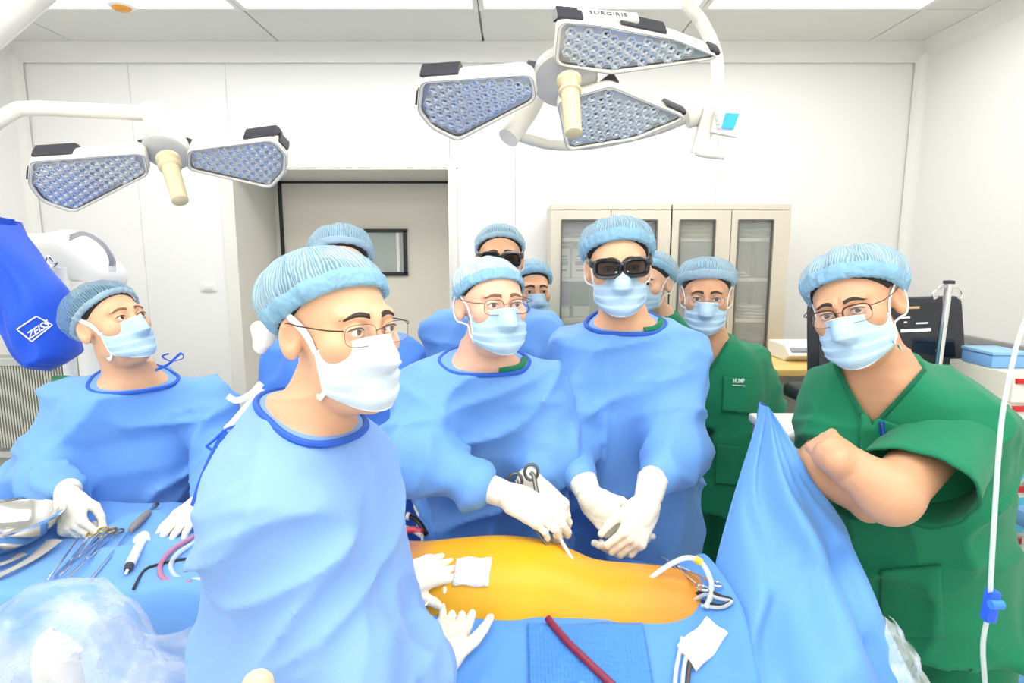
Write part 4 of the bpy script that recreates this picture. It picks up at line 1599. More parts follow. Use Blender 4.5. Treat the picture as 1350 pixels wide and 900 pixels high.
M_purple = mat('purple_pack', (110, 70, 150), .5)
M_dgreen = mat('green_pack', (60, 92, 74), .6)
bundle(755, 306, 0, .16, .07, M_grey, 'grey and white wrapped pack on the top shelf beside the tall surgeon', 1.1, 'wrapped_pack', 'pack')
bundle(845, 306, 0, .16, .08, M_grey, 'grey wrapped pack on the top shelf right of the tall surgeon', 2.1, 'wrapped_pack', 'pack')
bundle(918, 308, 0, .17, .075, M_yel, 'yellowish folded linen on the top shelf of the right cabinet', 3.1)
bundle(992, 308, 0, .15, .08, M_plb, 'clear bags of supplies on the top shelf beside the right end', 4.1, 'supply_bag', 'bag')
bundle(975, 360, 1, .08, .03, M_cloth, 'small white pad on the middle shelf of the right cabinet', 5.1, 'linen_pad', 'linen', 2, .12)
bundle(986, 412, 2, .16, .07, M_cloth, 'stack of whitish folded linen on the third shelf of the right cabinet', 6.1, layers=4)
bundle(995, 440, 3, .14, .12, M_grey, 'grey bag on the lower shelf of the right cabinet', 7.1, 'supply_bag', 'bag')
bundle(915, 412, 2, .14, .07, M_cloth, 'folded linen partly hidden behind the capped head on the third shelf', 8.1)
M_carton = mat('carton_white', (232, 230, 224), .6)
M_print = mat('carton_print', (90, 96, 120), .6)
for k, (pxa, pxb) in enumerate(((735, 752), (754, 775))):
    a, b = W(pxa, 340, CY + .12).x, W(pxb, 340, CY + .12).x
    z0 = SHZ[1] + .0095
    hgt = W(750, 328, CY + .12).z - z0
    t = thing('carton', ((a + b) / 2, CY + .2, z0), 'white carton with small print on the second shelf, %s one' % ('leftmost' if k == 0 else 'right-hand'), 'box', 'white cartons in the cabinet')
    MB().box(((a + b) / 2, CY + .2, z0 + hgt / 2), (b - a, .16, hgt)).obj('carton_body', M_carton, t, bevel=.002)
    for q, zz in enumerate((.25, .5, .62, .75)):
        MB().box(((a + b) / 2 + .004 * k, CY + .119, z0 + hgt * zz), ((b - a) * (.5 if q != 1 else .66), .003, .008 if q != 1 else .022)).obj('printed_line', M_print, t, smooth=False)
z1 = SHZ[1] + .0095
for (px_, w_, h_, m_, lb) in ((747, .05, .05, M_red, 'reddish pack on top of the white cartons'), ):
    x = W(px_, 322, CY + .15).x
    hgt = W(750, 328, CY + .12).z + .001
    t = thing('wrapped_pack', (x, CY + .18, hgt), lb, 'pack')
    MB().lathe([(0, 0), (w_ * .9, 0), (w_, h_ * .4), (w_ * .7, h_ * .9), (0, h_)], (x, CY + .19, hgt), (0, 0, 1), 10).obj('pack_body', m_, t)
    MB().box((x, CY + .13, hgt + h_ * .4), (w_ * 1.1, .01, .012)).obj('tape', M_carton, t, smooth=False)
for (pa, pb, ytop, m_, lb) in ((735, 752, 372, M_purple, 'purple pack on the shelf below the cartons'), (756, 778, 374, M_dgreen, 'dark green crinkled bag on the shelf below the cartons')):
    a, b = W(pa, 390, CY + .12).x, W(pb, 390, CY + .12).x
    z0 = SHZ[2] + .0095
    zt = W(750, ytop, CY + .14).z
    t = thing('supply_pack', ((a + b) / 2, CY + .2, z0), lb, 'pack')
    m2 = MB().box(((a + b) / 2, CY + .2, (z0 + zt) / 2 + .03), (b - a, .13, zt - z0 - .06)).obj('pack_body', m_, t, bevel=.012)
    MB().box(((a + b) / 2, CY + .2, z0 + .03), (b - a, .14, .06)).obj('pack_base', M_cloth, t, bevel=.008)
# ------------------------------------------------------------------ the people
V3 = Vector
def arm(*pts, **kw):
    return dict(pts=[V3(q) for q in pts], **kw)

# front surgeon (pale gown, in profile three-quarter)
bl = W(515, 772, 1.16)
B_lh = Hand(W(518, 768, 1.16), W(582, 748, 1.2), (.1, -.45, .9), side=-1, curl=(.14, .16, .22, .3), spread=.06, thumb=(.82, .45, -.35), thumb_curl=-.05, cuffdir=W(470, 790, 1.12))
B_rh = Hand(W(580, 876, 1.04), W(604, 808, 1.15), (.1, .55, -.8), side=1, curl=(.22, .2, .22, .3), spread=.05, thumb=(.66, .62, -.2), thumb_curl=.15, cuffdir=W(555, 905, .98))
personB = person(dict(
    label='surgeon in pale blue gown, rimless spectacles and white tie-on mask, nearest the camera',
    head=W(446, 432, .93), yaw=52, pitch=-2, roll=0, scale=.98, detail=3, skin=SK1, seed=1.3, h=.0065,
    neck=W(400, 542, .95), hip=W(408, 960, .92), body_yaw=62, sw=.86, dw=1.02, cloth=M_gownl, folds=.013, gaze=(.35, .0), rh=.074,
    arms=[arm(W(372, 712, .83), W(450, 880, .80), W(575, 888, .99), r=(.086, .080, .058), wr=.009),
          arm(W(428, 655, 1.06), W(462, 790, 1.10), W(492, 778, 1.14), r=(.078, .068, .052))],
    gloves=[B_lh, B_rh], cap=dict(mat=CAPB, puff=.009, back=.020, tilt=.50, c=.034), mask=dict(mat=M_maskw, tie=True),
    glasses=dict(style='rimless', w=.052, h=.032), hairlow=-.07, hairfront=.098, cdrop=.004))

# nurse at the instrument table
A_rh = Hand(W(90, 655, 1.46), W(97, 700, 1.40), (-.25, -.75, .5), side=1, curl=((.9, 1.3, .9), (1.0, 1.4, .9), (1.1, 1.4, 1), (1.2, 1.4, 1)), spread=.02, thumb=(.8, .45, -.6), thumb_curl=.5, cuffdir=W(86, 625, 1.56))
A_lh = Hand(W(282, 652, 1.50), W(233, 690, 1.41), (0, -.35, .93), side=-1, curl=(.35, .3, .35, .4), spread=.09, thumb=(.8, .5, -.3), cuffdir=W(305, 642, 1.58))
personA = person(dict(
    label='nurse in blue gown and grey-blue cap looking up beside the instrument table',
    head=W(148, 426, 1.66), yaw=68, pitch=-16, roll=-4, scale=.96, detail=2, skin=SK1, seed=4.1,
    neck=W(174, 488, 1.72), hip=W(172, 760, 1.86), body_yaw=38, sw=1.0, belly=1.2, folds=.016, gaze=(.3, .12),
    arms=[arm(W(92, 545, 1.70), W(52, 635, 1.62), W(84, 645, 1.50), r=(.085, .085, .062), wr=.011), arm(W(268, 535, 1.80), W(305, 630, 1.72), W(285, 642, 1.54), r=(.085, .078, .055), wr=.009)],
    gloves=[A_rh, A_lh], cap=dict(mat=CAPG, puff=.014, back=.012, tilt=.66, c=.030, band=.07, bandmat=M_bandw), mask=dict(tie=True), browmat=M_browg, hairlow=-.06))

# person hidden behind the front surgeon
personC = person(dict(
    label='gowned person whose cap and forehead rise behind the front surgeon',
    head=W(450, 352, 1.84), yaw=15, pitch=5, detail=1, skin=SK1, seed=7.7, neck=W(450, 428, 1.92), hip=W(455, 690, 2.0), body_yaw=15, cloth=M_gownd,
    arms=[arm(W(375, 478, 1.95), W(372, 590, 1.95), W(430, 620, 1.82)), arm(W(525, 478, 1.95), W(528, 590, 1.95), W(480, 620, 1.82))],
    h=.012, cap=dict(mat=CAPB, bandmat=M_bandw, band=.10, c=.034)))

# older surgeon with spectacles
D_rh = Hand(W(672, 654, 1.32), W(742, 692, 1.255), (-.15, -.62, .77), side=1, curl=(.55, .55, .58, .6), spread=.02, thumb=(.85, .3, -.55), thumb_curl=.3, cuffdir=W(610, 630, 1.38))
D_lh = Hand(W(704, 640, 1.44), W(742, 676, 1.38), (.35, -.5, .8), side=-1, curl=(.7, .8, .8, .9), spread=.02, thumb=(.8, .5, -.3), cuffdir=W(690, 622, 1.5), cuff=.03)
personD = person(dict(
    label='older surgeon in blue gown, whitish cap and thin spectacles holding a long instrument',
    head=W(648, 400, 1.50), scale=.97, yaw=24, pitch=-2, roll=0, detail=2, skin=SK3, seed=2.9, wide=1.05, jaw=1.12, neck=W(638, 462, 1.56), hip=W(645, 720, 1.74), body_yaw=14, sw=1.02, folds=.016, gaze=(.1, .05),
    arms=[arm(W(568, 520, 1.55), W(550, 608, 1.42), W(640, 642, 1.35), r=(.083, .078, .056), wr=.010), arm(W(708, 520, 1.58), W(722, 605, 1.54), W(696, 628, 1.48), r=(.078, .068, .050))],
    gloves=[D_rh, D_lh], cap=dict(mat=CAPW, puff=.002, back=.006, tilt=.62, c=.024), browmat=M_browg, glasses=dict(style='wire', w=.048, h=.036), neckw=1.08, undershirt=(-80, -20)))

# person with dark glasses behind
personE = person(dict(
    label='gowned person in dark glasses standing behind the older surgeon',
    head=W(659, 340, 2.15), yaw=3, pitch=0, detail=1, skin=SK1, seed=5.5, neck=W(655, 398, 2.2), hip=W(655, 620, 2.25), body_yaw=2, sw=1.08, h=.012,
    arms=[arm(W(588, 440, 2.2), W(580, 540, 2.15), W(630, 570, 2.0), wr=.01), arm(W(712, 440, 2.2), W(722, 540, 2.15), W(670, 570, 2.0), wr=.01)],
    cap=dict(mat=CAPB, bandmat=M_bandw, band=.10, c=.03, puff=.004, back=.004), glasses=dict(style='goggle', mat=M_gogg, lens=M_lensd, w=.056, h=.040, sep=.034, y=-.108, wrap=1.0)))
personF = person(dict(
    label='masked person in green scrubs half hidden between the two gowned surgeons',
    head=W(700, 382, 2.55), yaw=14, pitch=2, detail=1, skin=SK1, seed=6.5, green=True, neck=W(702, 424, 2.66), hip=W(702, 600, 2.74), body_yaw=0, h=.013, v=(.1, .5),
    arms=[arm(W(654, 458, 2.7), W(650, 540, 2.74)), arm(W(752, 455, 2.7), W(756, 540, 2.74))], cap=dict(mat=CAPB, c=.034)))

# tall surgeon with black glasses
G_rh = Hand(W(778, 656, 1.44), W(822, 706, 1.38), (-.75, -.5, .45), side=1, curl=(.4, .5, .5, .5), spread=.02, thumb=(.8, .4, -.5), cuffdir=W(766, 628, 1.49), scale=1.06, cuff=.045)
G_lh = Hand(W(853, 664, 1.40), W(822, 735, 1.32), (.45, -.85, .3), side=-1, curl=((.75, .7, .3), (.85, .9, .4), (.8, .9, .5), (.7, .9, .5)), spread=.03, thumb=(.95, .35, -.45), thumb_curl=.12, cuffdir=W(862, 625, 1.45), mid=1, scale=1.1)
personG = person(dict(
    label='tall surgeon in blue gown wearing thick black 3D glasses',
    head=W(815, 350, 1.66), scale=1.04, undershirt=(-60, -10), yaw=-5, pitch=3, roll=-3, detail=2, skin=SK1, seed=8.2, neck=W(823, 412, 1.73), hip=W(828, 720, 1.84), body_yaw=-6, sw=1.0, folds=.011,
    arms=[arm(W(760, 475, 1.74), W(748, 595, 1.64), W(768, 634, 1.48), r=(.08, .07, .055), wr=.008), arm(W(886, 475, 1.72), W(893, 595, 1.58), W(860, 634, 1.45), r=(.088, .08, .055), wr=.0065)],
    gloves=[G_rh, G_lh], cap=dict(mat=CAPB, puff=.018, back=.012, tilt=.55, c=.032),
    glasses=dict(style='goggle', mat=M_gogg, lens=M_lensd, w=.056, h=.038, sep=.034, y=-.108, wrap=1.0, z=.002)))
personH = person(dict(
    label='masked person in green scrubs half hidden behind the tall surgeon',
    head=W(857, 372, 2.5), yaw=-38, pitch=2, detail=1, skin=SK3, seed=9.1, green=True, neck=W(868, 412, 2.58), hip=W(868, 600, 2.72), body_yaw=-25, h=.013, v=(.1, .5),
    arms=[arm(W(818, 447, 2.6), W(816, 540, 2.66)), arm(W(908, 448, 2.66), W(912, 540, 2.72))], cap=dict(mat=CAPB, c=.034), hairlow=-.06))

# man in green scrubs with rimless spectacles
I_sl = W(1012, 545, 2.2)
I_dn = (W(1005, 560, 2.2) - W(990, 470, 2.18)).normalized()
personI = person(dict(
    label='man in green scrubs with printed chest pocket standing in front of the steel cabinet',
    head=W(931, 388, 2.08), yaw=-16, pitch=7, detail=2, skin=SK2, seed=3.3, green=True, neck=W(936, 443, 2.15), hip=W(938, 610, 2.2), body_yaw=-20, v=(.115, .55), sw=.96, folds=.009, neckw=.96,
    arms=[arm(W(893, 480, 2.12), W(878, 565, 2.1), r=(.075, .08), end=(W(880, 555, 2.1), (W(878, 565, 2.1) - W(893, 480, 2.12)).normalized())),
          arm(W(985, 480, 2.2), W(1006, 548, 2.22), r=(.078, .088), end=(W(1006, 546, 2.22), (W(1006, 548, 2.22) - W(985, 480, 2.2)).normalized()))],
    bare=[dict(pts=[W(985, 480, 2.2), W(1000, 555, 2.22), W(985, 640, 2.2)], r=(.05, .045, .032), hands=[Hand(W(985, 642, 2.2), W(980, 690, 2.18), (1, 0, .1), side=-1)]),
          dict(pts=[W(893, 480, 2.12), W(880, 565, 2.1), W(885, 650, 2.08)], r=(.05, .045, .032), hands=[Hand(W(885, 652, 2.08), W(888, 700, 2.06), (-1, 0, .1), side=1)])],
    cap=dict(mat=CAPB, bandmat=M_bandw, band=.16, puff=.018, tilt=.42, c=.040), glasses=dict(style='wire', w=.046, h=.028, mat=mat('silver_wire', (170, 165, 160), .3, .8))))

# man with crossed arms
J_el, J_el2 = W(1172, 655, 1.06), W(1068, 618, 1.30)
J_dn = (W(1180, 640, 1.07) - W(1272, 520, 1.22)).normalized()
personJ = person(dict(
    label='man in green scrubs standing at the right with bare forearms crossed',
    head=W(1126, 402, 1.33), yaw=-44, pitch=8, roll=-17, scale=1.0, wide=1.06, jaw=1.15, detail=3, skin=SK2, seed=10.4, green=True, h=.0075,
    neck=W(1164, 474, 1.38), hip=W(1228, 790, 1.50), body_yaw=-38, sw=1.03, dw=1.22, belly=1.15, v=(.14, .62), folds=.014, gaze=(.12, .0), flare=1.05, bottom=.70, neckw=1.12,
    arms=[arm(W(1124, 545, 1.43), W(1092, 606, 1.38), r=(.078, .084), end=(W(1095, 598, 1.385), (W(1092, 606, 1.38) - W(1124, 545, 1.43)).normalized()), wr=.006),
          arm(W(1250, 560, 1.36), W(1240, 575, 1.33), r=(.105, .10), wr=.006)],
    bare=[dict(pts=[W(1258, 562, 1.355), W(1174, 652, 1.145), W(1098, 600, 1.20)], r=(.058, .055, .037), hands=[Hand(W(1100, 602, 1.19), W(1082, 580, 1.28), (-.3, -.9, .1), side=-1, curl=(.9, .9, .9, .9), cuff=.02, thumb=(.9, .2, -.5))]),
          dict(pts=[W(1122, 550, 1.43), W(1078, 618, 1.35), W(1150, 664, 1.27)], r=(.055, .050, .038), hands=[Hand(W(1150, 664, 1.27), W(1180, 640, 1.32), (0, -1, .1), side=1, curl=(.3, .3, .3, .3), cuff=.02)])],
    cap=dict(mat=CAPB, puff=.02, back=.014, tilt=.62, c=.028), glasses=dict(style='halfrim', mat=M_wired, w=.052, h=.036)))

# pockets, pen, print and loose ties
def pocket(cl, go, quad, Y0, name='pocket', n=16, m=None):
    """quad: four pixel corners on the cloth front"""
    G = []
    for i in range(n + 1):
        v = i / n
        px_ = [(quad[0][0] * (1 - u) + quad[1][0] * u) * (1 - v) + (quad[3][0] * (1 - u) + quad[2][0] * u) * v for u in np.linspace(0, 1, n + 1)]
        py_ = [(quad[0][1] * (1 - u) + quad[1][1] * u) * (1 - v) + (quad[3][1] * (1 - u) + quad[2][1] * u) * v for u in np.linspace(0, 1, n + 1)]
        Q = camsurf(cl.sdf, px_, py_, Y0, .005)
        G.append([Vector(q) for q in Q])
    po = MB().grid(G).obj(name, m or M_scrub, go, angle=180, solid=.003)
    MB().tube(G[0], .0022, 6).obj('pocket_hem', M_scrubt, po)
    return po
pI, HI, clI, goI = personI
ck = pocket(clI, goI, [(954, 496), (990, 500), (988, 545), (952, 541)], 1.8)
def cloth_text(cl, par, txt, cx_, cy_, wpx, hpx, Y0, m, bold=True, off=.008):
    vs, fs = text_mesh(txt, 1.0, bold=bold, extrude=0)
    ww = max(v.x for v in vs) - min(v.x for v in vs)
    Q = camsurf(cl.sdf, [cx_ + v.x / ww * wpx for v in vs], [cy_ - v.y * hpx for v in vs], Y0, off)
    MB().add([Vector(q) for q in Q], fs).obj('lettering', m, par, smooth=False)
M_prw = mat('scrub_print_white', (232, 244, 238), .6)
cloth_text(clI, ck, 'HUMP', 974, 502, 15, 8, 1.8, M_prw, off=.014)
Q = camsurf(clI.sdf, [966, 972, 978, 983], [507.5, 507.8, 508.2, 508.6], 1.8, .013)
MB().tube([Vector(q) for q in Q], .0014, 6).obj('print_line', M_prw, ck)
pocket(clI, goI, [(945, 585), (975, 588), (972, 640), (942, 637)], 1.8, 'lower_pocket')
pJ, HJ, clJ, goJ = personJ
cj_ = pocket(clJ, goJ, [(1135, 545), (1185, 560), (1180, 612), (1132, 600)], 0.9)
Q = camsurf(clJ.sdf, [1162, 1163, 1165, 1166], [556, 566, 576, 584], 0.9, .011)
pen = MB().tube([Vector(q) for q in Q], .0055, 10).obj('pen', mat('pen_blue', (28, 60, 190), .3), goJ)
MB().tube([Vector(Q[0]) + Vector((-.003, -.006, .0)), Vector(Q[2]) + Vector((-.003, -.006, 0))], .0016, 6).obj('pen_clip', M_chrome, pen)
pocket(clJ, goJ, [(1160, 752), (1240, 745), (1246, 840), (1160, 840)], 0.9, 'lower_pocket')
# neck chain
cq2 = camsurf(lambda P: np.minimum(clJ.sdf(P), s_cap(P, HJ.wor((0, .022, -.062)), A(W(1164, 474, 1.38)), .060, .069)), [1184, 1188, 1189, 1186, 1181], [454, 462, 470, 480, 490], .9, .005)
MB().tube([Vector(q) for q in cq2], .0026, 6).obj('neck_chain', M_chrome, pJ)
# ties of the front gown: white mask ribbons behind the neck, blue gown strap down the back
pB, HB, clB, goB = personB
kn = Vector(HB.wor((-.01, .118, -.06)))
for k, pts in enumerate(([(345, 505), (330, 520), (312, 528), (300, 522)], [(345, 512), (330, 535), (318, 545), (305, 560)], [(342, 518), (322, 540), (308, 556), (298, 566)])):
    MB().tube(cat([W(a, b, .98 - .01 * k) for a, b in pts], 6), .0055, 8, flat=.3).obj('mask_tie', M_strap, pB)
kb = [W(352, 440, 1.0), W(341, 436, 1.0), W(344, 452, 1.0)]
sdf_obj('mask_bow', lambda P: smin(smin(s_ell(P, tuple(kb[0]), (.014, .010, .016)), s_ell(P, tuple(kb[1]), (.012, .007, .014)), .01), s_ell(P, tuple(kb[2]), (.012, .008, .016)), .01) - .003 * ridge(P, 40, 40, 40, 1.0), A(kb[0]) - .06, A(kb[0]) + .06, .003, M_strap, pB)
for k, pts in enumerate(([(318, 560), (298, 566), (282, 580), (272, 588)], [(272, 588), (285, 596), (302, 602)], [(300, 570), (275, 620), (258, 668)])):
    MB().tube(cat([W(a, b, .93) for a, b in pts], 6), .0022 if k < 2 else .0095, 8, flat=1 if k < 2 else .25).obj('gown_tie', M_navy, pB)
# bow of the nurse's gown
pA = personA[0]
MB().tube(cat([W(205, 488, 1.66), W(222, 480, 1.66), W(238, 466, 1.66), W(241, 472, 1.65), W(226, 476, 1.65), W(214, 470, 1.66), W(222, 466, 1.66)], 6), .0035, 8, flat=.4).obj('gown_tie', M_navy, pA)

# the wide near sleeve of the crossed-arm man
sa, sb = W(1264, 554, 1.36), W(1206, 642, 1.175)
ax_ = (sb - sa).normalized()
u_ = ax_.cross(Vector((0, 0, 1))).normalized()
v_ = ax_.cross(u_)
G = []
for i in range(15):
    t_ = i / 14
    row = []
    for k in range(48):
        a_ = 2 * math.pi * k / 48
        r_ = .096 + .006 * t_ + .006 * math.sin(3 * a_ + 2.2 * t_ + 1) * t_ + .004 * abs(math.sin(5 * a_ + 5 * t_))
        row.append(sa.lerp(sb, t_) + (u_ * math.cos(a_) * r_ * 1.02 + v_ * math.sin(a_) * r_ * .86))
    G.append(row)
sl_ = MB().grid(G, closed_u=True).obj('sleeve', M_scrub, goJ, angle=180, solid=.003)
MB().tube(G[-1], .0028, 6, closed=True).obj('sleeve_hem', M_scrubt, goJ)
# ------------------------------------------------------------------ draped microscope and its white stand (left)
M_zb = mat('microscope_drape_blue', (24, 84, 214), .6, bump=.06, bscale=120, sheen=.1)
M_wh = mat('print_white', (244, 246, 248), .5)
stnd = thing('microscope_stand', W(100, 600, 2.5) * 1.0, 'white medical stand with rounded arm and looped cables by the left wall', 'stand')
stnd.location.z = 0
ST = 2.45
def sarm(P):
    a, b, c = W(-40, 338, ST), W(95, 335, ST), W(140, 365, ST)
    d = s_cap(P, a, b, .085, .085)
    d = smin(d, s_cap(P, b, c, .085, .075), .05)
    return d
lo = A(W(-60, 420, ST)) - .15
hi = A(W(170, 280, ST)) + .15
lo, hi = np.minimum(lo, hi), np.maximum(lo, hi)
sdf_obj('stand_arm', sarm, lo, hi, .012, M_white, stnd)
q = W(120, 370, ST)
MB().tube([Vector((q.x, q.y, .1)), Vector((q.x, q.y, q.z))], .07, 20).obj('column', M_white, stnd)
MB().box((q.x, q.y + .12, .08), (.4, .36, .12)).obj('base', M_white, stnd, bevel=.02)
for k in range(3):
    d = k * 3
    MB().tube(cat([W(92, 310 + d, ST - .1), W(112, 306 + d * .6, ST - .12), W(135, 318 + d, ST - .12), W(150 - d, 340, ST - .1), W(151 - d, 350, ST - .08)], 8), .004, 8).obj('cable', mat('cable_grey', (190, 190, 194), .4), stnd)
MB().box(W(148, 353, ST - .07), (.02, .02, .03)).obj('cable_plug', M_white, stnd, bevel=.003)
t = thing('hook_pole', (W(78, 400, 2.2).x, 2.2, 0), 'slim white pole with a metal hook beside the blue draped microscope', 'pole')
pp = W(78, 352, 2.2)
MB().tube([(pp.x, pp.y, 0.03), (pp.x, pp.y, pp.z)], .022, 14).obj('pole', M_white, t)
MB().tube(cat([pp + Vector((0, -.01, 0)), W(64, 338, 2.17), W(62, 347, 2.16), W(70, 352, 2.16), W(76, 346, 2.16)], 6), .005, 8).obj('hook', M_chrome, t)
MB().lathe([(0, 0), (.1, 0), (.1, .02), (.03, .04), (0, .04)], (pp.x, pp.y, 0), (0, 0, 1), 24).obj('foot', M_white, t)

# blue drape bag hanging down from the upper left to the nurse's cap
ZY = 1.95
zl = [(-40, 275), (-20, 420), (10, 500), (50, 487), (60, 487), (85, 486)]
rowsL = [(-30, 282), (-25, 330), (-18, 380), (0, 428), (22, 448), (45, 475), (66, 489)]
rowsR = [(6, 296), (30, 325), (55, 352), (80, 382), (90, 420), (92, 455), (90, 474)]
G = []
cl_, cr_ = cat([W(a, b, ZY) for a, b in rowsL], 6), cat([W(a, b, ZY) for a, b in rowsR], 6)
NZ = 22
for i, (a, b) in enumerate(zip(cl_, cr_)):
    t_ = i / (len(cl_) - 1)
    row = []
    for j in range(2 * NZ):
        th = 2 * math.pi * j / (2 * NZ)
        x = (1 - math.cos(th)) / 2
        c = a.lerp(b, x)
        dep = (.10 + .05 * t_) * math.sin(th) * (1 - .25 * t_) * (1 if t_ < .9 else (1 - t_) / .1 * .8 + .2)
        fold = .012 * math.sin(x * 22 + t_ * 5) * (1 - t_ * .6) + .010 * math.sin(t_ * 17 + x * 6) * math.sin(math.pi * t_)
        row.append(c + Vector((0, -dep - (fold if dep > 0 else -fold) * abs(math.sin(th)), 0)))
    G.append(row)
zb = thing('draped_microscope', W(40, 420, ZY), 'bright blue drape cover with white lettering hanging at the left edge', 'microscope')
zo_ = MB().grid(G, closed_u=True)
zo_.f.append(tuple(range((len(G) - 1) * 2 * NZ, len(G) * 2 * NZ))); zo_.mi.append(0)
zob = zo_.obj('drape_cover', M_zb, zb, angle=180)
# lettering: frame + word, laid on the drape front
from mathutils.bvhtree import BVHTree
bvh = BVHTree.FromPolygons([Vector(v) for v in zo_.v], zo_.f)
def on_drape(px, py, off=.004):
    o_ = Vector((0, 0, CAMZ)); d_ = (W(px, py, 1.0) - o_).normalized()
    h_ = bvh.ray_cast(o_, d_)
    return (h_[0] if h_[0] else W(px, py, ZY - .1)) - d_ * off
fr = [(22, 434), (48, 417), (69, 428), (42, 450)]
ln_ = []
for i in range(4):
    a, b = fr[i], fr[(i + 1) % 4]
    for k in range(6):
        ln_.append(on_drape(a[0] + (b[0] - a[0]) * k / 6, a[1] + (b[1] - a[1]) * k / 6))
MB().tube(ln_, .0022, 6, closed=True).obj('emblem_frame', M_wh, zob)
vs, fs = text_mesh('ZEISS', 1.0, bold=True, extrude=0.0, spacing=.95)
wx = max(v.x for v in vs) * 2
tv = []
for v in vs:
    s_, t_ = v.x / wx, v.y
    px_ = 50.5 + s_ * 27 + t_ * -1 * 0
    py_ = 434.5 - s_ * 18
    px_ += -t_ * 3.0; py_ += -t_ * 13.5
    tv.append(on_drape(px_, py_, .005))
MB().add(tv, fs).obj('lettering', M_wh, zob, smooth=False)
# arm inside the drape up to the ceiling so that it hangs from something
MB().tube(cat([W(-5, 330, ZY + .02), W(-60, 240, ZY + .1), Vector((W(-60, 240, ZY).x, ZY + .1, ZC))], 6), .05, 14).obj('suspension_arm', M_white, zb)
MB().tube([W(81, 497, ZY), W(81, 510, ZY), Vector((W(81, 500, ZY).x, ZY, .0))], .028, 14).obj('green_post', mat('post_green', (60, 150, 84), .5), thing('green_pole', (W(81, 500, ZY).x, ZY, 0), 'green pole under the blue drape cover', 'pole'))

# ventilation grille low on the left wall side
gx0, gx1 = W(-60, 480, 2.75).x, W(92, 480, 2.75).x
gz1, gz0 = W(40, 474, 2.75).z, W(30, 600, 2.75).z
t = thing('ventilation_grille', ((gx0 + gx1) / 2, 2.8, 0), 'grey ribbed cabinet grille low at the left behind the nurse', 'grille')
M_gr = mat('grille_grey', (200, 201, 190), .5, .3)
MB().box(((gx0 + gx1) / 2, 2.84, gz1 / 2), (gx1 - gx0, .1, gz1)).obj('backing', mat('grille_back', (160, 162, 152), .6), t, smooth=False)
n_ = 40
for k in range(n_):
    x = gx0 + (gx1 - gx0) * (k + .5) / n_
    MB().box((x, 2.78, (gz0 + gz1) / 2), ((gx1 - gx0) / n_ * .55, .02, gz1 - gz0 - .06)).obj('slat', M_gr, t, smooth=False)
for z in (gz1 - .015, gz0 + .0):
    MB().box(((gx0 + gx1) / 2, 2.775, z), (gx1 - gx0, .03, .03)).obj('rail', mat('rail_grey', (196, 200, 196), .4, .4), t, smooth=False)

# ------------------------------------------------------------------ right side: desk, device, monitor cart, pole, drawers
M_wood = mat('desk_wood', (232, 196, 120), .45, var=.08, vscale=4, aniso_scale=(1, 8, 1))
DKY = 2.75
dz = W(1040, 478, DKY).z
dx0, dx1 = W(1000, 490, 2.6).x, W(1075, 470, 2.6).x + .3
t = thing('desk', ((dx0 + dx1) / 2, 2.9, 0), 'small desk with light wood top beside the steel cabinet', 'desk')
MB().box(((dx0 + dx1) / 2, 2.86, dz - .015), (dx1 - dx0, .56, .03)).obj('desk_top', M_wood, t, bevel=.004)
MB().box((dx0 + .03, 2.86, dz / 2 - .02), (.03, .5, dz - .04)).obj('side_panel', M_shelf, t, smooth=False)
MB().box((dx1 - .03, 2.86, dz / 2 - .02), (.03, .5, dz - .04)).obj('side_panel', M_shelf, t, smooth=False)
MB().box(((dx0 + dx1) / 2, 3.06, dz / 2 - .02), (dx1 - dx0 - .1, .02, dz - .04)).obj('back_panel', mat('desk_panel', (220, 222, 218), .5), t, smooth=False)
# white device on the desk
a, b = W(1028, 452, 2.85), W(1066, 478, 2.85)
t = thing('desktop_device', ((a.x + b.x) / 2, 2.85, dz), 'white boxy device with grey display on the wooden desk', 'device')
hh_ = a.z - dz
bd = MB().prism([(a.x, 2.80, dz + .001), (a.x, 2.74, dz + hh_ * .45), (a.x, 2.80, dz + hh_), (a.x, 2.98, dz + hh_), (a.x, 2.98, dz + .001)], (b.x - a.x + .06, 0, 0)).obj('casing', M_white, t, smooth=False, bevel=.006)
Rm = Matrix.Rotation(math.atan2(.06, hh_ * .55), 3, 'X')
MB().box((a.x + .055, 2.765, dz + hh_ * .74), (.08, .006, hh_ * .34), Matrix.Rotation(-math.atan2(.06, hh_ * .55), 3, 'X')).obj('display', mat('display_grey', (150, 156, 166), .2), t, smooth=False)
for k in range(4):
    for j in range(2):
        MB().box((a.x + .115 + k * .016, 2.768, dz + hh_ * (.66 + .15 * j)), (.011, .008, .010)).obj('key', M_hub, t, smooth=False)

# anaesthesia monitor: large black screen
mt = thing('monitor_cart', (W(1168, 500, 2.15).x, 2.2, 0), 'white monitor cart with a large black screen behind the crossed-arm man', 'monitor')
MYd = 2.12
cn = [W(1065, 398, MYd), W(1268, 390, MYd + .05), W(1275, 492, MYd + .05), W(1065, 500, MYd)]
def rrect(c4, r, n=5):
    out = []
    for i in range(4):
        a, b, d = c4[i - 1], c4[i], c4[(i + 1) % 4]
        s0, s1 = b + (a - b).normalized() * r, b + (d - b).normalized() * r
        for k in range(n):
            t = k / (n - 1)
            out.append((1 - t) ** 2 * s0 + 2 * t * (1 - t) * b + t * t * s1)
    return out
mo_ = MB().prism(rrect(cn, .03), (.02, .05, 0)).obj('screen_housing', mat('screen_bezel', (44, 47, 56), .35), mt, bevel=.006, angle=50)
cI = sum(cn, Vector()) / 4
ci = [cI + (q - cI) * .86 + Vector((0, -.002, 0)) for q in cn]
scr = MB().prism(ci, (0, .004, 0)).obj('screen', mat('screen_dark', (16, 19, 30), .12, coat=.5), mo_, smooth=False)
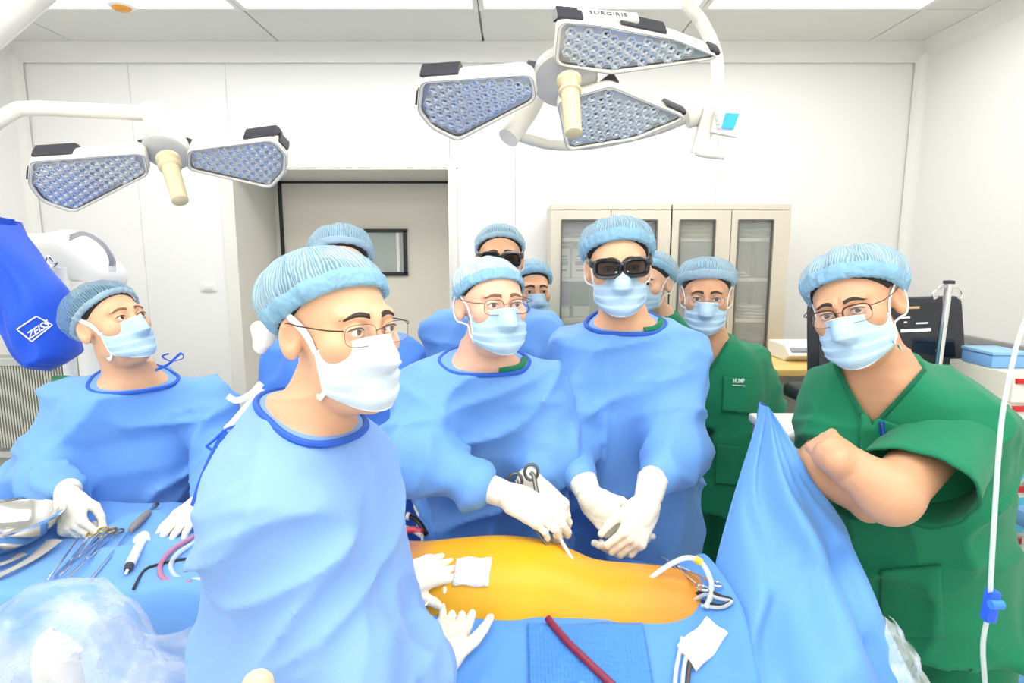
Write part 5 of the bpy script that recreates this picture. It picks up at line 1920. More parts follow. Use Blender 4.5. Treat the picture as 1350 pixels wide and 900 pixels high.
M_ui = mat('screen_ui_white', (220, 224, 228), .4, emit=(220, 226, 235), estr=.5)
M_uit = mat('screen_ui_tan', (190, 160, 120), .4, emit=(200, 165, 120), estr=.3)
uu, vv_ = (cn[1] - cn[0]), (cn[3] - cn[0])
def ui(u0, u1, v0, v1, m_):
    P_ = [cn[0] + uu * a_ + vv_ * b_ + Vector((0, -.003, 0)) for a_, b_ in ((u0, v0), (u1, v0), (u1, v1), (u0, v1))]
    MB().prism(P_, (0, .003, 0)).obj('screen_row', m_, scr, smooth=False)
ui(.60, .72, .11, .14, M_uit); ui(.60, .66, .24, .26, M_ui); ui(.60, .80, .40, .44, M_ui); ui(.70, .78, .32, .34, M_ui); ui(.62, .64, .30, .32, M_ui)
for k in range(5):
    ui(.10, .18 + .02 * (k % 2), .30 + .1 * k, .315 + .1 * k, mat('screen_ui_dim', (70, 76, 92), .4))
ui(.45, .57, .62, .63, M_ui)
# arm rest / keyboard shelf below the screen
ar = []
for (a, b, y_) in ((1030, 512, 2.0), (1090, 508, 2.05), (1140, 512, 2.05), (1140, 545, 1.90), (1085, 540, 1.86), (1050, 538, 1.90)):
    ar.append(W(a, b, y_))
zs_ = sum(q.z for q in ar) / len(ar)
ar = [Vector((q.x, q.y + .0, zs_)) for q in ar]
MB().prism(ar, (0, 0, .05)).obj('keyboard_tray', mat('tray_black', (40, 42, 46), .45, bump=.1, bscale=80), mt, bevel=.018, angle=60)
q = W(1130, 520, 2.15)
MB().box((q.x, 2.22, .55), (.30, .22, 1.02)).obj('cart_body', M_white, mt, bevel=.03)
MB().box((q.x, 2.2, .05), (.46, .36, .10)).obj('cart_base', M_white, mt, bevel=.03)
MB().box((W(1168, 470, 2.2).x, 2.22, (zs_ + cI.z) / 2), (.08, .06, cI.z - zs_ + .12)).obj('screen_neck', M_white, mt, bevel=.01)
MB().box((W(1066, 580, 2.1).x - .02, 2.2, .86), (.16, .20, .30)).obj('side_box', M_white, mt, bevel=.02)
# white cup beside it
q = W(1073, 505, 1.60)
cz_ = zs_ - .02
t = thing('white_jar', (W(1070, 515, 1.72).x, 1.72, W(1070, 560, 1.72).z), 'white plastic jar with lid under the black tray', 'jar')
jx, jz0, jz1 = W(1070, 515, 1.72).x, W(1070, 562, 1.72).z, W(1070, 534, 1.72).z
MB().lathe([(0, jz0), (.03, jz0), (.032, jz0 + .01), (.032, jz1 - .02), (0, jz1 - .02)], (jx, 1.72, 0), (0, 0, 1), 20).obj('jar_body', M_white, t)
MB().lathe([(0, jz1 - .02), (.036, jz1 - .02), (.036, jz1), (.03, jz1 + .004), (0, jz1 + .004)], (jx, 1.72, 0), (0, 0, 1), 20).obj('lid', M_white, t)
t = thing('side_trolley', (W(1060, 580, 1.76).x, 1.76, 0), 'small white trolley carrying the white jar', 'trolley')
tz_ = jz0
MB().box((W(1062, 580, 1.76).x, 1.76, tz_ - .015), (.26, .24, .028)).obj('trolley_top', M_white, t, bevel=.008)
for sx in (-1, 1):
    for sy in (-1, 1):
        MB().tube([(W(1062, 580, 1.76).x + sx * .11, 1.76 + sy * .10, 0), (W(1062, 580, 1.76).x + sx * .11, 1.76 + sy * .10, tz_ - .02)], .012, 10).obj('leg', M_chrome, t)
t = thing('probe', W(1052, 582, 1.52), 'grey and white handset lying at the edge of the trolley', 'handset')
hq = W(1052, 580, 1.58); hq.z = tz_ + .016
MB().tube(cat([hq + Vector((-.06, -.02, 0)), hq, hq + Vector((.06, .03, .012))], 5), [.010] * 3 + [.013] * 4 + [.009] * 4, 12).obj('handset_body', M_white, t)
MB().lathe([(0, 0), (.014, 0), (.015, .02), (0, .025)], hq + Vector((-.065, -.022, 0)), (-1, -.3, 0), 12).obj('handset_tip', M_bump, t)

# IV pole with hooks
px_ = 1248
YP = 1.88
tp = W(px_ + 3, 374, YP)
t = thing('iv_pole', (tp.x, YP, 0), 'steel infusion pole with hooks in front of the black screen', 'pole')
MB().tube([(tp.x - .01, YP, .05), (tp.x - .01, YP, 1.2), (tp.x, YP, tp.z)], .011, 14).obj('pole', M_chrome, t)
MB().tube([(tp.x - .01, YP, .05), (tp.x - .01, YP, 1.28)], .015, 14).obj('sleeve', M_chrome, t)
for sx in (-1, 1):
    MB().tube(cat([tp + Vector((0, 0, -.01)), tp + Vector((sx * .03, 0, -.012)), tp + Vector((sx * .045, 0, -.03)), tp + Vector((sx * .04, 0, -.045)), tp + Vector((sx * .032, 0, -.04))], 5), .0035, 8).obj('hook', M_chrome, t)
MB().lathe([(0, 0), (.016, 0), (.016, .01), (0, .012)], tp, (0, 0, 1), 12).obj('finial', M_bump, t)
for k in range(5):
    a_ = 2 * math.pi * k / 5 + .3
    MB().tube([(tp.x - .01, YP, .07), (tp.x - .01 + .12 * math.cos(a_), YP + .12 * math.sin(a_), .035)], .014, 8).obj('foot', M_chrome, t)

# drawer cabinet at the right edge with red-striped drawers
dx_ = W(1322, 560, 1.9).x
DW = .55
t = thing('drawer_unit', (dx_ + DW / 2, 2.05, 0), 'white drawer unit with red strips and blue labels at the right edge', 'drawer unit')
ztop = W(1330, 492, 1.9).z
zbm = W(1330, 668, 1.9).z
MB().box((dx_ + DW / 2, 2.12, (ztop + .1) / 2), (DW, .44, ztop - .1)).obj('carcass', mat('drawer_cream', (240, 236, 222), .45), t, smooth=False)
M_rs = mat('red_strip', (206, 40, 44), .4)
M_bl = mat('label_blue', (90, 190, 226), .5)
nd = 5
hgt = (ztop - zbm) / nd
for k in range(9):
    zt = ztop - .01 - k * hgt
    if zt - hgt < .12: break
    d = MB().box((dx_ + DW / 2, 1.895, zt - hgt / 2), (DW - .01, .02, hgt - .012)).obj('drawer', M_cream, t, smooth=False, bevel=.003)
    MB().box((dx_ + DW / 2, 1.882, zt - .012), (DW - .02, .012, .016)).obj('pull_strip', M_rs, d, smooth=False)
    MB().box((dx_ + .085 + .005 * (k % 2), 1.883, zt - hgt * .62), (.05, .006, hgt * .34)).obj('label_card', M_bl, d, smooth=False)
for sx in (.06, DW - .06):
    MB().box((dx_ + sx, 2.1, .06), (.05, .3, .12)).obj('plinth', M_bump, t, smooth=False)
# blue box and pale rail on top
q = W(1325, 478, 2.0)
t = thing('blue_box', (q.x, 2.05, ztop), 'light blue flat box on top of the drawer unit', 'box')
MB().box((q.x, 2.05, ztop + .022), (.12, .14, .042)).obj('box_body', mat('box_blue', (126, 178, 232), .5), t, bevel=.005)
MB().box((q.x, 2.05, ztop + .05), (.125, .145, .012)).obj('box_lid', mat('box_lid_blue', (150, 196, 240), .5), t, bevel=.003)
t = thing('rail', W(1290, 480, 2.2), 'thin grey wall rail behind the crossed-arm man', 'rail')
t.location.x = XR
zr = W(1300, 488, 2.25).z
MB().box((XR - .03, 2.5, zr), (.03, 1.6, .035)).obj('rail_bar', mat('rail_metal', (170, 172, 174), .35, .7), t, bevel=.004)
for y in (1.8, 2.5, 3.2):
    MB().box((XR - .01, y, zr), (.03, .03, .05)).obj('bracket', M_hub, t, smooth=False)
# white curved push handle under drawers
t = thing('push_trolley', (W(1345, 630, 1.6).x, 1.72, 0), 'white tubular trolley with blue trays at the right edge', 'trolley')
tx = W(1348, 640, 1.72).x
MB().tube(cat([(tx - .03, 1.55, .98), (tx - .045, 1.6, 1.0), (tx - .02, 1.66, 1.0), (tx + .25, 1.7, 1.0)], 6), .018, 12).obj('handle_bar', M_white, t)
for sx in (.02, .26):
    MB().tube([(tx + sx, 1.7, .02), (tx + sx, 1.7, 1.0)], .014, 10).obj('upright', M_white, t)
for z in (.35, .62, .86):
    MB().box((tx + .15, 1.66, z), (.3, .2, .05)).obj('tray', mat('tray_blue', (120, 180, 236), .4), t, bevel=.008)

# infusion line hanging in front of the crossed-arm man, with blue clamp
li = [W(1362, 400, 1.0), W(1345, 440, .96), W(1330, 500, .92), W(1320, 560, .90), W(1313, 650, .88), W(1306, 770, .86), W(1305, 800, .86), W(1296, 850, .86), W(1300, 920, .87), W(1303, 1000, .9)]
t = thing('infusion_line', li[-1], 'clear infusion tube with a blue roller clamp hanging in front of the crossed-arm man', 'tube')
M_tube = mat('clear_tube', (226, 236, 238), .12, alpha=.55, spec=.8)
M_tubec = mat('clear_tube_core', (236, 240, 240), .2, alpha=.45)
MB().tube(cat(li, 8), .0036, 10).obj('tubing', M_tube, t)
a, b = W(1307, 778, .86), W(1305, 818, .86)
Rz = Matrix.Rotation(.05, 3, 'Y')
c = MB().box((a + b) / 2, (.017, .016, (a - b).length), Rz).obj('roller_clamp', mat('clamp_blue', (36, 92, 224), .35), t, bevel=.003)
MB().lathe([(0, -.009), (.007, -.009), (.007, .009), (0, .009)], (a + b) / 2 + Vector((0, -.01, .008)), (1, 0, 0), 14).obj('roller_wheel', mat('wheel_blue', (60, 130, 240), .35), c)
hookp = li[0]
MB().tube(cat([li[0], W(1400, 300, 1.05), W(1460, 60, 1.15), Vector((W(1460, 60, 1.15).x, 1.2, ZC))], 8), .0042, 8).obj('tubing_upper', M_tube, t)
# loose cables on the floor at lower right
M_cab = mat('cable_dark', (70, 66, 66), .5)
M_cabl = mat('cable_pale', (214, 210, 204), .5)
for k, pts in enumerate(([(1322, 840), (1345, 850), (1380, 842)], [(1330, 870), (1352, 880), (1385, 905)], [(1318, 905), (1325, 870), (1338, 845), (1352, 828)])):
    pp_ = [WZ(a, b, .012) for a, b in pts]
    MB().tube(cat(pp_, 8), .009, 8).obj('floor_cable', M_cab if k < 2 else M_cabl, None, label=['dark cable on the floor beside the green scrub hem', 'dark cable lower down at the right bottom edge', 'pale cable on the floor at the right bottom corner'][k], cat='cable', group='cables on the floor')
# ------------------------------------------------------------------ tables, drapes, patient
M_drape = mat('drape_blue_nonwoven', (84, 146, 224), .62, crease=.2, cscale=6, bump=.05, bscale=150, sheen=.15, var=.03, vscale=6)
M_drapel = mat('drape_pale_blue', (104, 160, 228), .62, crease=.2, cscale=6, bump=.05, bscale=150, sheen=.15, var=.03, vscale=6)
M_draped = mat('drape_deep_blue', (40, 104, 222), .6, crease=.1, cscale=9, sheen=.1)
TZ = .95
def hfield(name, m, parent, xs, ys, zf, solid=.002, h=1.0, **kw):
    G = [[Vector((x, y, zf(x, y))) for x in xs] for y in ys]
    return MB().grid(G).obj(name, m, parent, angle=180, solid=solid, **kw)

# instrument table with draped cloth that hangs over all edges
ix0, ix1, iy0, iy1 = -1.72, -.60, 1.17, 1.62
t = thing('instrument_table', ((ix0 + ix1) / 2, (iy0 + iy1) / 2, 0), 'instrument table covered by a creased blue drape at the left', 'table')
MB().box(((ix0 + ix1) / 2, (iy0 + iy1) / 2, TZ - .03), (ix1 - ix0 - .06, iy1 - iy0 - .06, .03)).obj('table_top', M_steel, t, smooth=False)
for sx in (ix0 + .1, ix1 - .1):
    for sy in (iy0 + .08, iy1 - .08):
        MB().tube([(sx, sy, 0), (sx, sy, TZ - .04)], .016, 10).obj('leg', M_chrome, t)
def cloth_over(x0, x1, y0, y1, z, drop, seed, n=90):
    """cloth laid on a table: flat on top with creases, rounded over the edge, wavy where it hangs"""
    def fold(P):
        return ridge(P, 7, 5, 5, seed) * .014 + ridge(np.stack([P[:, 0] + P[:, 1], P[:, 1] - P[:, 0] * .6, P[:, 2]], 1), 9, 4, 4, seed + 3) * .007
    L = drop
    us = np.linspace(-L, (x1 - x0) + L, n)
    vs = np.linspace(-L, (y1 - y0) + L, int(n * .8))
    pts = []
    for v in vs:
        row = []
        for u in us:
            cu, cv = min(max(u, 0), x1 - x0), min(max(v, 0), y1 - y0)
            ou, ov = u - cu, v - cv
            d = max(abs(ou), abs(ov))
            dirx = math.copysign(min(1, abs(ou) / (d + 1e-9)), ou) if d > 0 else 0
            diry = math.copysign(min(1, abs(ov) / (d + 1e-9)), ov) if d > 0 else 0
            fl = .016 * (1 - math.exp(-d / .03)) + .05 * d
            wav = .018 * math.sin((u + v) * 15 + seed * 3) * min(d / .25, 1)
            row.append((x0 + cu + dirx * (fl + wav), y0 + cv + diry * (fl + wav), z - max(0, d - .012)))
        pts.append(row)
    P = np.array(pts)
    sh = P.shape
    Q = P.reshape(-1, 3)
    top = np.clip(1 - (z - Q[:, 2]) / .03, 0, 1)
    Q[:, 2] += (fold(Q) - .004) * top
    return [[Vector(q) for q in r] for r in Q.reshape(sh)]
MB().grid(cloth_over(ix0, ix1, iy0, iy1, TZ, .42, 1.7)).obj('drape', M_drapel, t, angle=180, solid=.002)

# operating table
def opz(x, y):
    z = .84
    yc = 1.25 - .08 * (x + .17)
    m = math.exp(-((y - yc) / .20) ** 4)
    ends = 1 / (1 + math.exp(-(x - .40) / .02)) + 1 / (1 + math.exp((x + .22) / .02))
    z += m * (.075 + .06 * ends * (1 if x > 0 else .6))
    return z
OX0, OX1, OY0, OY1 = -.30, .44, 1.0, 1.48
t = thing('operating_table', ((OX0 + OX1) / 2, (OY0 + OY1) / 2, 0), 'operating table under layered blue surgical drapes in front of the surgeons', 'operating table')
MB().box(((OX0 + OX1) / 2 + .02, 1.25, .70), (OX1 - OX0 - .1, .40, .08)).obj('table_top', M_bump, t, bevel=.02)
MB().box((.1, 1.25, .36), (.26, .26, .62)).obj('pedestal', M_steel, t, bevel=.02)
MB().box((.1, 1.25, .04), (.6, .44, .08)).obj('base', M_steel, t, bevel=.02)
n = 110
us = np.linspace(OX0 - .28, OX1 + .28, n)
vs = np.linspace(OY0 - .40, OY1 + .40, n)
pts = []
for v in vs:
    row = []
    for u in us:
        cu, cv = min(max(u, OX0), OX1), min(max(v, OY0), OY1)
        ou, ov = u - cu, v - cv
        d = math.hypot(ou, ov)
        fx, fy = (ou / d, ov / d) if d > 1e-9 else (0, 0)
        fl = .02 * (1 - math.exp(-d / .03)) + (.10 * d if ov < 0 else .02 * d)
        wav = .02 * math.sin((u - v) * 17) * min(d / .2, 1)
        row.append((cu + fx * (fl + wav), cv + fy * (fl + wav), opz(cu, cv) - max(0, d - .015) * 1.3))
    pts.append(row)
P = np.array(pts); sh = P.shape; Q = P.reshape(-1, 3)
wq = 1 - .85 * np.exp(-((Q[:, 1] - 1.25 + .08 * (Q[:, 0] + .17)) / .21) ** 4)
Q[:, 2] += wq * (ridge(Q, 6, 6, 4, 2.2) * .016 + ridge(np.stack([Q[:, 0] - Q[:, 1], Q[:, 1] + Q[:, 0] * .7, Q[:, 2]], 1), 10, 5, 5, 6.1) * .012 - .010)
OPG = [[Vector(q) for q in r] for r in Q.reshape(sh)]
opd = MB().grid(OPG)
opbvh = BVHTree.FromPolygons([Vector(v) for v in opd.v], opd.f)
opd.obj('drape', M_drape, t, angle=180, solid=.002)
def on_op(x, y, off=.0):
    h_ = opbvh.ray_cast(Vector((x, y, 2)), Vector((0, 0, -1)))
    return (h_[0].z if h_[0] else .84) + off
# dimpled absorbent pad at the near side of the table
M_pad = mat('pad_dimpled_blue', (70, 136, 214), .7, sheen=.1)
ntp = M_pad.node_tree
vo = ntp.nodes.new('ShaderNodeTexVoronoi'); vo.inputs['Scale'].default_value = 140; vo.inputs['Randomness'].default_value = .1
tcp = ntp.nodes.new('ShaderNodeTexCoord'); ntp.links.new(tcp.outputs['Object'], vo.inputs['Vector'])
bpp = ntp.nodes.new('ShaderNodeBump'); bpp.inputs['Strength'].default_value = .8; bpp.inputs['Distance'].default_value = .004
ntp.links.new(vo.outputs['Distance'], bpp.inputs['Height']); ntp.links.new(bpp.outputs[0], ntp.nodes['Principled BSDF'].inputs['Normal'])
px0, px1 = .03, .26
G = [[Vector((x, y, on_op(x, max(y, OY0 + .01), .006) - (max(0, OY0 + .01 - y) * 1.2))) for x in np.linspace(px0, px1, 24)] for y in np.linspace(.95, 1.115, 18)]
MB().grid(G).obj('absorbent_pad', M_pad, t, angle=180, solid=.003)

# patient: antiseptic-stained skin exposed in the drape window
M_pat = mat('patient_skin_antiseptic', (226, 164, 22), .42, bump=.1, bscale=40)
np_ = M_pat.node_tree
tc = np_.nodes.new('ShaderNodeTexCoord')
sx_ = np_.nodes.new('ShaderNodeSeparateXYZ'); np_.links.new(tc.outputs['Object'], sx_.inputs[0])
nz = np_.nodes.new('ShaderNodeTexNoise'); nz.inputs['Scale'].default_value = 7; np_.links.new(tc.outputs['Object'], nz.inputs['Vector'])
ad = np_.nodes.new('ShaderNodeMath'); ad.operation = 'MULTIPLY_ADD'; ad.inputs[1].default_value = .10
np_.links.new(nz.outputs['Fac'], ad.inputs[0]); np_.links.new(sx_.outputs['X'], ad.inputs[2])
cr = np_.nodes.new('ShaderNodeValToRGB')
el = cr.color_ramp.elements
el[0].position = 0.02; el[0].color = lin((164, 128, 120))
el[1].position = 0.98; el[1].color = lin((206, 134, 40))
for pos, c in ((.10, (178, 118, 92)), (.22, (226, 166, 30)), (.5, (234, 176, 16)), (.78, (228, 156, 24))):
    e = el.new(pos); e.color = lin(c)
mr = np_.nodes.new('ShaderNodeMapRange'); mr.inputs['From Min'].default_value = -.30; mr.inputs['From Max'].default_value = .36
np_.links.new(ad.outputs[0], mr.inputs['Value']); np_.links.new(mr.outputs[0], cr.inputs['Fac'])
np_.links.new(cr.outputs[0], np_.nodes['Principled BSDF'].inputs['Base Color'])
pa, pb = (-.30, 1.275, .885), (.40, 1.21, .835)
def pat(P):
    d = s_cap(P, pa, pb, .118, .108)
    d = smin(d, s_ell(P, (-.02, 1.265, .90), (.22, .12, .112)), .05)
    d = smin(d, s_ell(P, (.28, 1.22, .86), (.16, .105, .10)), .05)
    return d - .003 * vnoise(P * 14)
patient = sdf_obj('person', pat, (-.46, 1.08, .72), (.56, 1.42, 1.05), .009, M_pat, None,
                  label='patient lying under blue drapes with orange antiseptic-stained skin exposed', cat='person')
# folded gauze on the skin
M_gauze = mat('gauze_white', (240, 238, 236), .85, bump=.5, bscale=160)
def surf_z(x, y):
    q = march(lambda P: pat(P), np.array([[x, y, 1.3]]), np.array([[0, 0, -1.0]]), .6, 60)[0]
    return q[2]
def pad_on(name, cx_, cy_, w, d, rot, m, label, cat_, thick=.008):
    G = []
    for v in np.linspace(-1, 1, 11):
        row = []
        for u in np.linspace(-1, 1, 11):
            x = cx_ + (u * w * math.cos(rot) - v * d * math.sin(rot)) / 2
            y = cy_ + (u * w * math.sin(rot) + v * d * math.cos(rot)) / 2
            z = max(surf_z(x, y) if 1.1 < y < 1.4 and -.4 < x < .5 else 0, on_op(x, y))
            row.append(Vector((x, y, z + thick + .002 * math.sin(u * 5 + v * 3))))
        G.append(row)
    MB().grid(G).obj(name, m, None, angle=180, solid=thick, label=label, cat=cat_)
gq = W(622, 766, 1.17)
pad_on('gauze_pad', gq.x, 1.185, .075, .05, -.1, M_gauze, 'white folded gauze pad on the orange stained skin', 'gauze')
gq = W(922, 838, 1.1)
pad_on('gauze_swab', W(925, 842, 1.06).x, 1.06, .075, .05, .5, M_gauze, 'white crumpled swab beside the tented drape', 'gauze', .014)

# ------------------------------------------------------------------ tented drape at the right and clear plastic
def tent(left, right, seed, n=30, bul=.10, back=.05, per=8, fold=.012):
    a = cat([W(*q) for q in left], per)
    b = cat([W(*q) for q in right], per)
    G = []
    m = len(a)
    for i in range(m):
        t_ = i / (m - 1)
        row = []
        for j in range(2 * n):
            th = 2 * math.pi * j / (2 * n)
            x = (1 - math.cos(th)) / 2
            c = a[i].lerp(b[i], x)
            s_ = math.sin(th)
            dep = s_ * ((bul if s_ > 0 else back) * (.25 + .75 * t_))
            xx = x + .10 * math.sin(5 * t_ + seed) + .05 * math.sin(11 * t_)
            f = fold * (1.6 * abs(math.sin(xx * 7 + seed)) ** .7 + .8 * abs(math.sin(xx * 13 + seed * 2 - 3 * t_)) + .5 * math.sin(t_ * 14 + xx * 6)) * abs(s_) * min(1, t_ * 2.5 + .12)
            row.append(c + Vector((0, -dep - f, .3 * f)))
        G.append(row)
    return G
tl = [(1003, 533, 1.42), (990, 580, 1.40), (965, 660, 1.36), (945, 735, 1.30), (936, 790, 1.22), (915, 850, 1.14), (898, 910, 1.08), (885, 1000, 1.03)]
tr = [(1008, 533, 1.42), (1036, 578, 1.40), (1066, 628, 1.36), (1108, 686, 1.30), (1116, 716, 1.26), (1142, 772, 1.20), (1165, 825, 1.14), (1230, 960, 1.04)]
t = thing('tented_drape', W(1020, 900, 1.15), 'blue surgical drape tented to a peak at the right end of the operating table', 'drape')
t.location.z = .55
Gt = tent(tl, tr, 1.0, bul=.09, back=.10, fold=.038)
tb = MB().grid(Gt, closed_u=True).obj('drape_sheet', mat('drape_tent_blue', (98, 158, 230), .6, crease=.18, cscale=6, bump=.05, bscale=150, sheen=.15), t, angle=180)
# stiff turned-over fold running down the front and the deep blue inside edge
fo = cat([W(1010, 545, 1.36), W(1025, 640, 1.28), W(1060, 700, 1.20), W(1085, 745, 1.14), W(1040, 850, 1.02), W(1020, 960, .98)], 8)
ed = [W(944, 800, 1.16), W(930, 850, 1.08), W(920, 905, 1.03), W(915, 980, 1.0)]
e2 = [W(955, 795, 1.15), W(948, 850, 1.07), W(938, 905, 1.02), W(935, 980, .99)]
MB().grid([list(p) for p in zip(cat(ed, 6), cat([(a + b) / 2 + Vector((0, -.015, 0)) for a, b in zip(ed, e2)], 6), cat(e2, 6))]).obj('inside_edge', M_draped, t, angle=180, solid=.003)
MB().tube([W(1005, 540, 1.45), Vector((W(1005, 540, 1.45).x, 1.45, .0))], .012, 10).obj('support_rod', M_chrome, t)
# clear plastic sheets
def mat_plastic(name, base, amp, tint=(236, 240, 246)):
    m = mat(name, tint, .12, alpha=.4, spec=.8, crease=.5, cscale=14)
    nt = m.node_tree
    n = nt.nodes.new('ShaderNodeTexNoise'); n.inputs['Scale'].default_value = 9; n.inputs['Detail'].default_value = 6; n.inputs['Distortion'].default_value = 1.2
    tc = nt.nodes.new('ShaderNodeTexCoord'); nt.links.new(tc.outputs['Object'], n.inputs['Vector'])
    ma = nt.nodes.new('ShaderNodeMapRange'); ma.inputs['From Min'].default_value = .35; ma.inputs['From Max'].default_value = .7
    ma.inputs['To Min'].default_value = base; ma.inputs['To Max'].default_value = base + amp
    nt.links.new(n.outputs['Fac'], ma.inputs['Value']); nt.links.new(ma.outputs[0], nt.nodes['Principled BSDF'].inputs['Alpha'])
    return m
M_pl = mat_plastic('clear_plastic_sheet', .16, .5)
M_pl2 = mat_plastic('milky_plastic_cover', .04, .42)
pl_l = [(1140, 788, 1.12), (1150, 830, 1.05), (1158, 880, 1.0), (1165, 960, .96)]
pl_r = [(1150, 790, 1.12), (1180, 830, 1.08), (1200, 875, 1.03), (1260, 965, .98)]
a, b = cat([W(*q) for q in pl_l], 8), cat([W(*q) for q in pl_r], 8)
G = [[a[i].lerp(b[i], j / 14) + Vector((.004 * math.sin(i * .9), -.035 * math.sin(math.pi * j / 14) - .008 * math.sin(j * 1.9 + i * .5) - .05, 0)) for j in range(15)] for i in range(len(a))]
MB().grid(G).obj('plastic_edge', M_pl, t, angle=180)

# plastic-covered unit in the lower left foreground
def bagshape(P):
    d = s_cap(P, W(30, 960, .80), W(78, 850, .82), .15, .085)
    d = smin(d, s_cap(P, W(120, 905, .80), W(165, 960, .78), .075, .10), .08)
    lo_ = s_loft(P, [(-.62, .80, .30, .24, .17), (-.62, .80, .75, .23, .16), (-.63, .80, 1.0, .20, .14)], 0)
    d = smin(d, lo_, .06)
    return d - .012 * ridge(np.stack([P[:, 0] + .5 * P[:, 2], P[:, 1], P[:, 2] - .9 * P[:, 0]], 1), 11, 11, 4, 5.5) - .006 * ridge(P, 17, 17, 7, 8.5)
t = thing('plastic_covered_unit', (-.62, .80, 0), 'equipment under a crinkled clear plastic cover in the lower left foreground', 'equipment cover')
sdf_obj('plastic_cover', bagshape, (-1.0, .50, .28), (-.28, 1.08, 1.3), .011, M_pl2, t)
MB().tube(cat([Vector((-.66, .82, .06)), Vector((-.66, .82, .8)), W(75, 880, .82), W(85, 845, .83)], 6), [.045] * 10 + [.03] * 9, 16).obj('unit_column', M_hub, t)
MB().box((-.63, .80, .035), (.42, .30, .07)).obj('unit_base', M_white, t, bevel=.02)

# ------------------------------------------------------------------ instruments on the left table
def on_i(px_, py_, off=0):
    q = WZ(px_, py_, TZ + .006 + off)
    return q
c = on_i(4, 716, .012)
t = thing('steel_bowl', c, 'shiny steel bowl at the left edge of the instrument table', 'bowl')
pr = [(0, 0), (.07, .002), (.10, .022), (.118, .058), (.124, .060), (.124, .063), (.115, .062), (.096, .026), (.066, .008), (0, .006)]
MB().lathe(pr, c, (0, 0, 1), 40).obj('bowl_shell', M_chrome, t)
MB().lathe([(.119, .060), (.127, .062), (.127, .066), (.119, .066)], c, (0, 0, 1), 40).obj('rim', M_chrome, t)
# flat retractor blades below the bowl
for k, (p0, p1, p2, w) in enumerate((((72, 713), (40, 738), (-20, 768), .018), ((30, 730), (5, 742), (-30, 752), .012))):
    pts = [on_i(*p0, .004 + .01 * (1 - k)), on_i(*p1, .006), on_i(*p2, .004)]
    t = thing('retractor', pts[1], ['wide flat steel retractor lying below the bowl', 'narrow steel retractor half under the bowl'][k], 'retractor', 'retractors by the bowl')
    path = cat(pts, 8)
    G = []
    for i, q in enumerate(path):
        d_ = (path[min(i + 1, len(path) - 1)] - path[max(i - 1, 0)]).normalized()
        s_ = d_.cross(Vector((0, 0, 1))).normalized()
        ww = w * (1.0 - .55 * min(1, i / len(path) * 1.6))
        G.append([q - s_ * ww, q - s_ * ww * .3 + Vector((0, 0, .003)), q + s_ * ww * .3 + Vector((0, 0, .003)), q + s_ * ww])
    MB().grid(G).obj('blade', M_steel, t, solid=.002)
    MB().tube([path[-1], path[-1] + (path[-1] - path[-2]).normalized() * .03], .006, 8).obj('tang', M_steel, t)

def clamp(p_ring, p_tip, label, gold=False, w=.022, rm=None, group='clamps on the instrument table', lift=.004):
    """ring-handled clamp: two crossing shanks, box joint, jaws and finger rings"""
    a, b = Vector(p_ring), Vector(p_tip)
    d = (b - a).normalized()
    s = d.cross(Vector((0, 0, 1))).normalized()
    L = (b - a).length
    t = thing('clamp', a, label, 'clamp', group)
    m = rm or (mat('gold_ring', (214, 178, 96), .25, .9) if gold else M_chrome)
    J = a + d * L * .62
    for k, sg in enumerate((-1, 1)):
        off = Vector((0, 0, .0015 * sg + lift))
        sh = MB().tube(cat([a + s * sg * w * .8 + d * .02 + off, a + s * sg * w * .55 + d * L * .3 + off, J + off, b - s * sg * .001 + off], 6), [.0028] * 12 + [.0022] * 7, 8).obj('shank', M_chrome, t)
        ring = [a + s * sg * w * .8 + off + (d * math.cos(x) * .014 + s * math.sin(x) * .010) for x in np.linspace(0, 2 * math.pi, 21)[:-1]]
        MB().tube(ring, .0024, 8, closed=True).obj('finger_ring', m, sh)
    MB().box(J + Vector((0, 0, lift)), (.012, .007, .007), Matrix.Rotation(math.atan2(d.y, d.x), 3, 'Z')).obj('box_joint', M_chrome, t, bevel=.001)
    return t
clamp(on_i(128, 706, .0), on_i(70, 764), 'gold-ringed needle holder nearest the gloved fist', True, .014)
clamp(on_i(142, 703, .0), on_i(80, 764), 'gold-ringed clamp second from the gloved fist', True, .012, lift=.010)
clamp(on_i(152, 704, .0), on_i(90, 766), 'dark steel clamp on the side towards the long probe', False, .010, M_steeld, lift=.008)
t = thing('steel_probe', on_i(82, 735), 'thin straight steel probe held by the gloved fist', 'probe')
MB().tube([on_i(106, 706, .03), on_i(62, 765, .004)], .0022, 8).obj('shaft', M_chrome, t)
MB().tube([on_i(106, 706, .03), on_i(104, 708, .029)], .0035, 8).obj('knob', M_chrome, t)
# long-shafted electrode with grey grip
t = thing('electrode_pencil', on_i(160, 715), 'long thin electrode with a thick grey grip lying beside the syringe', 'electrode')
MB().tube([on_i(119, 764, .003), on_i(174, 697, .006)], .003, 10).obj('shaft', M_chrome, t)
MB().tube([on_i(172, 699, .009), on_i(177, 693, .010), on_i(194, 677, .010), on_i(197, 674, .010)], [.006, .0095, .0095, .006], 14).obj('grip', mat('grip_grey', (140, 132, 130), .5, bump=.3, bscale=120), t)
MB().tube([on_i(197, 674, .010), on_i(205, 666, .010)], .0045, 10).obj('connector', M_chrome, t)
MB().tube([on_i(203, 668, .010), on_i(207, 664, .010)], .0065, 10).obj('cap_end', M_steeld, t)
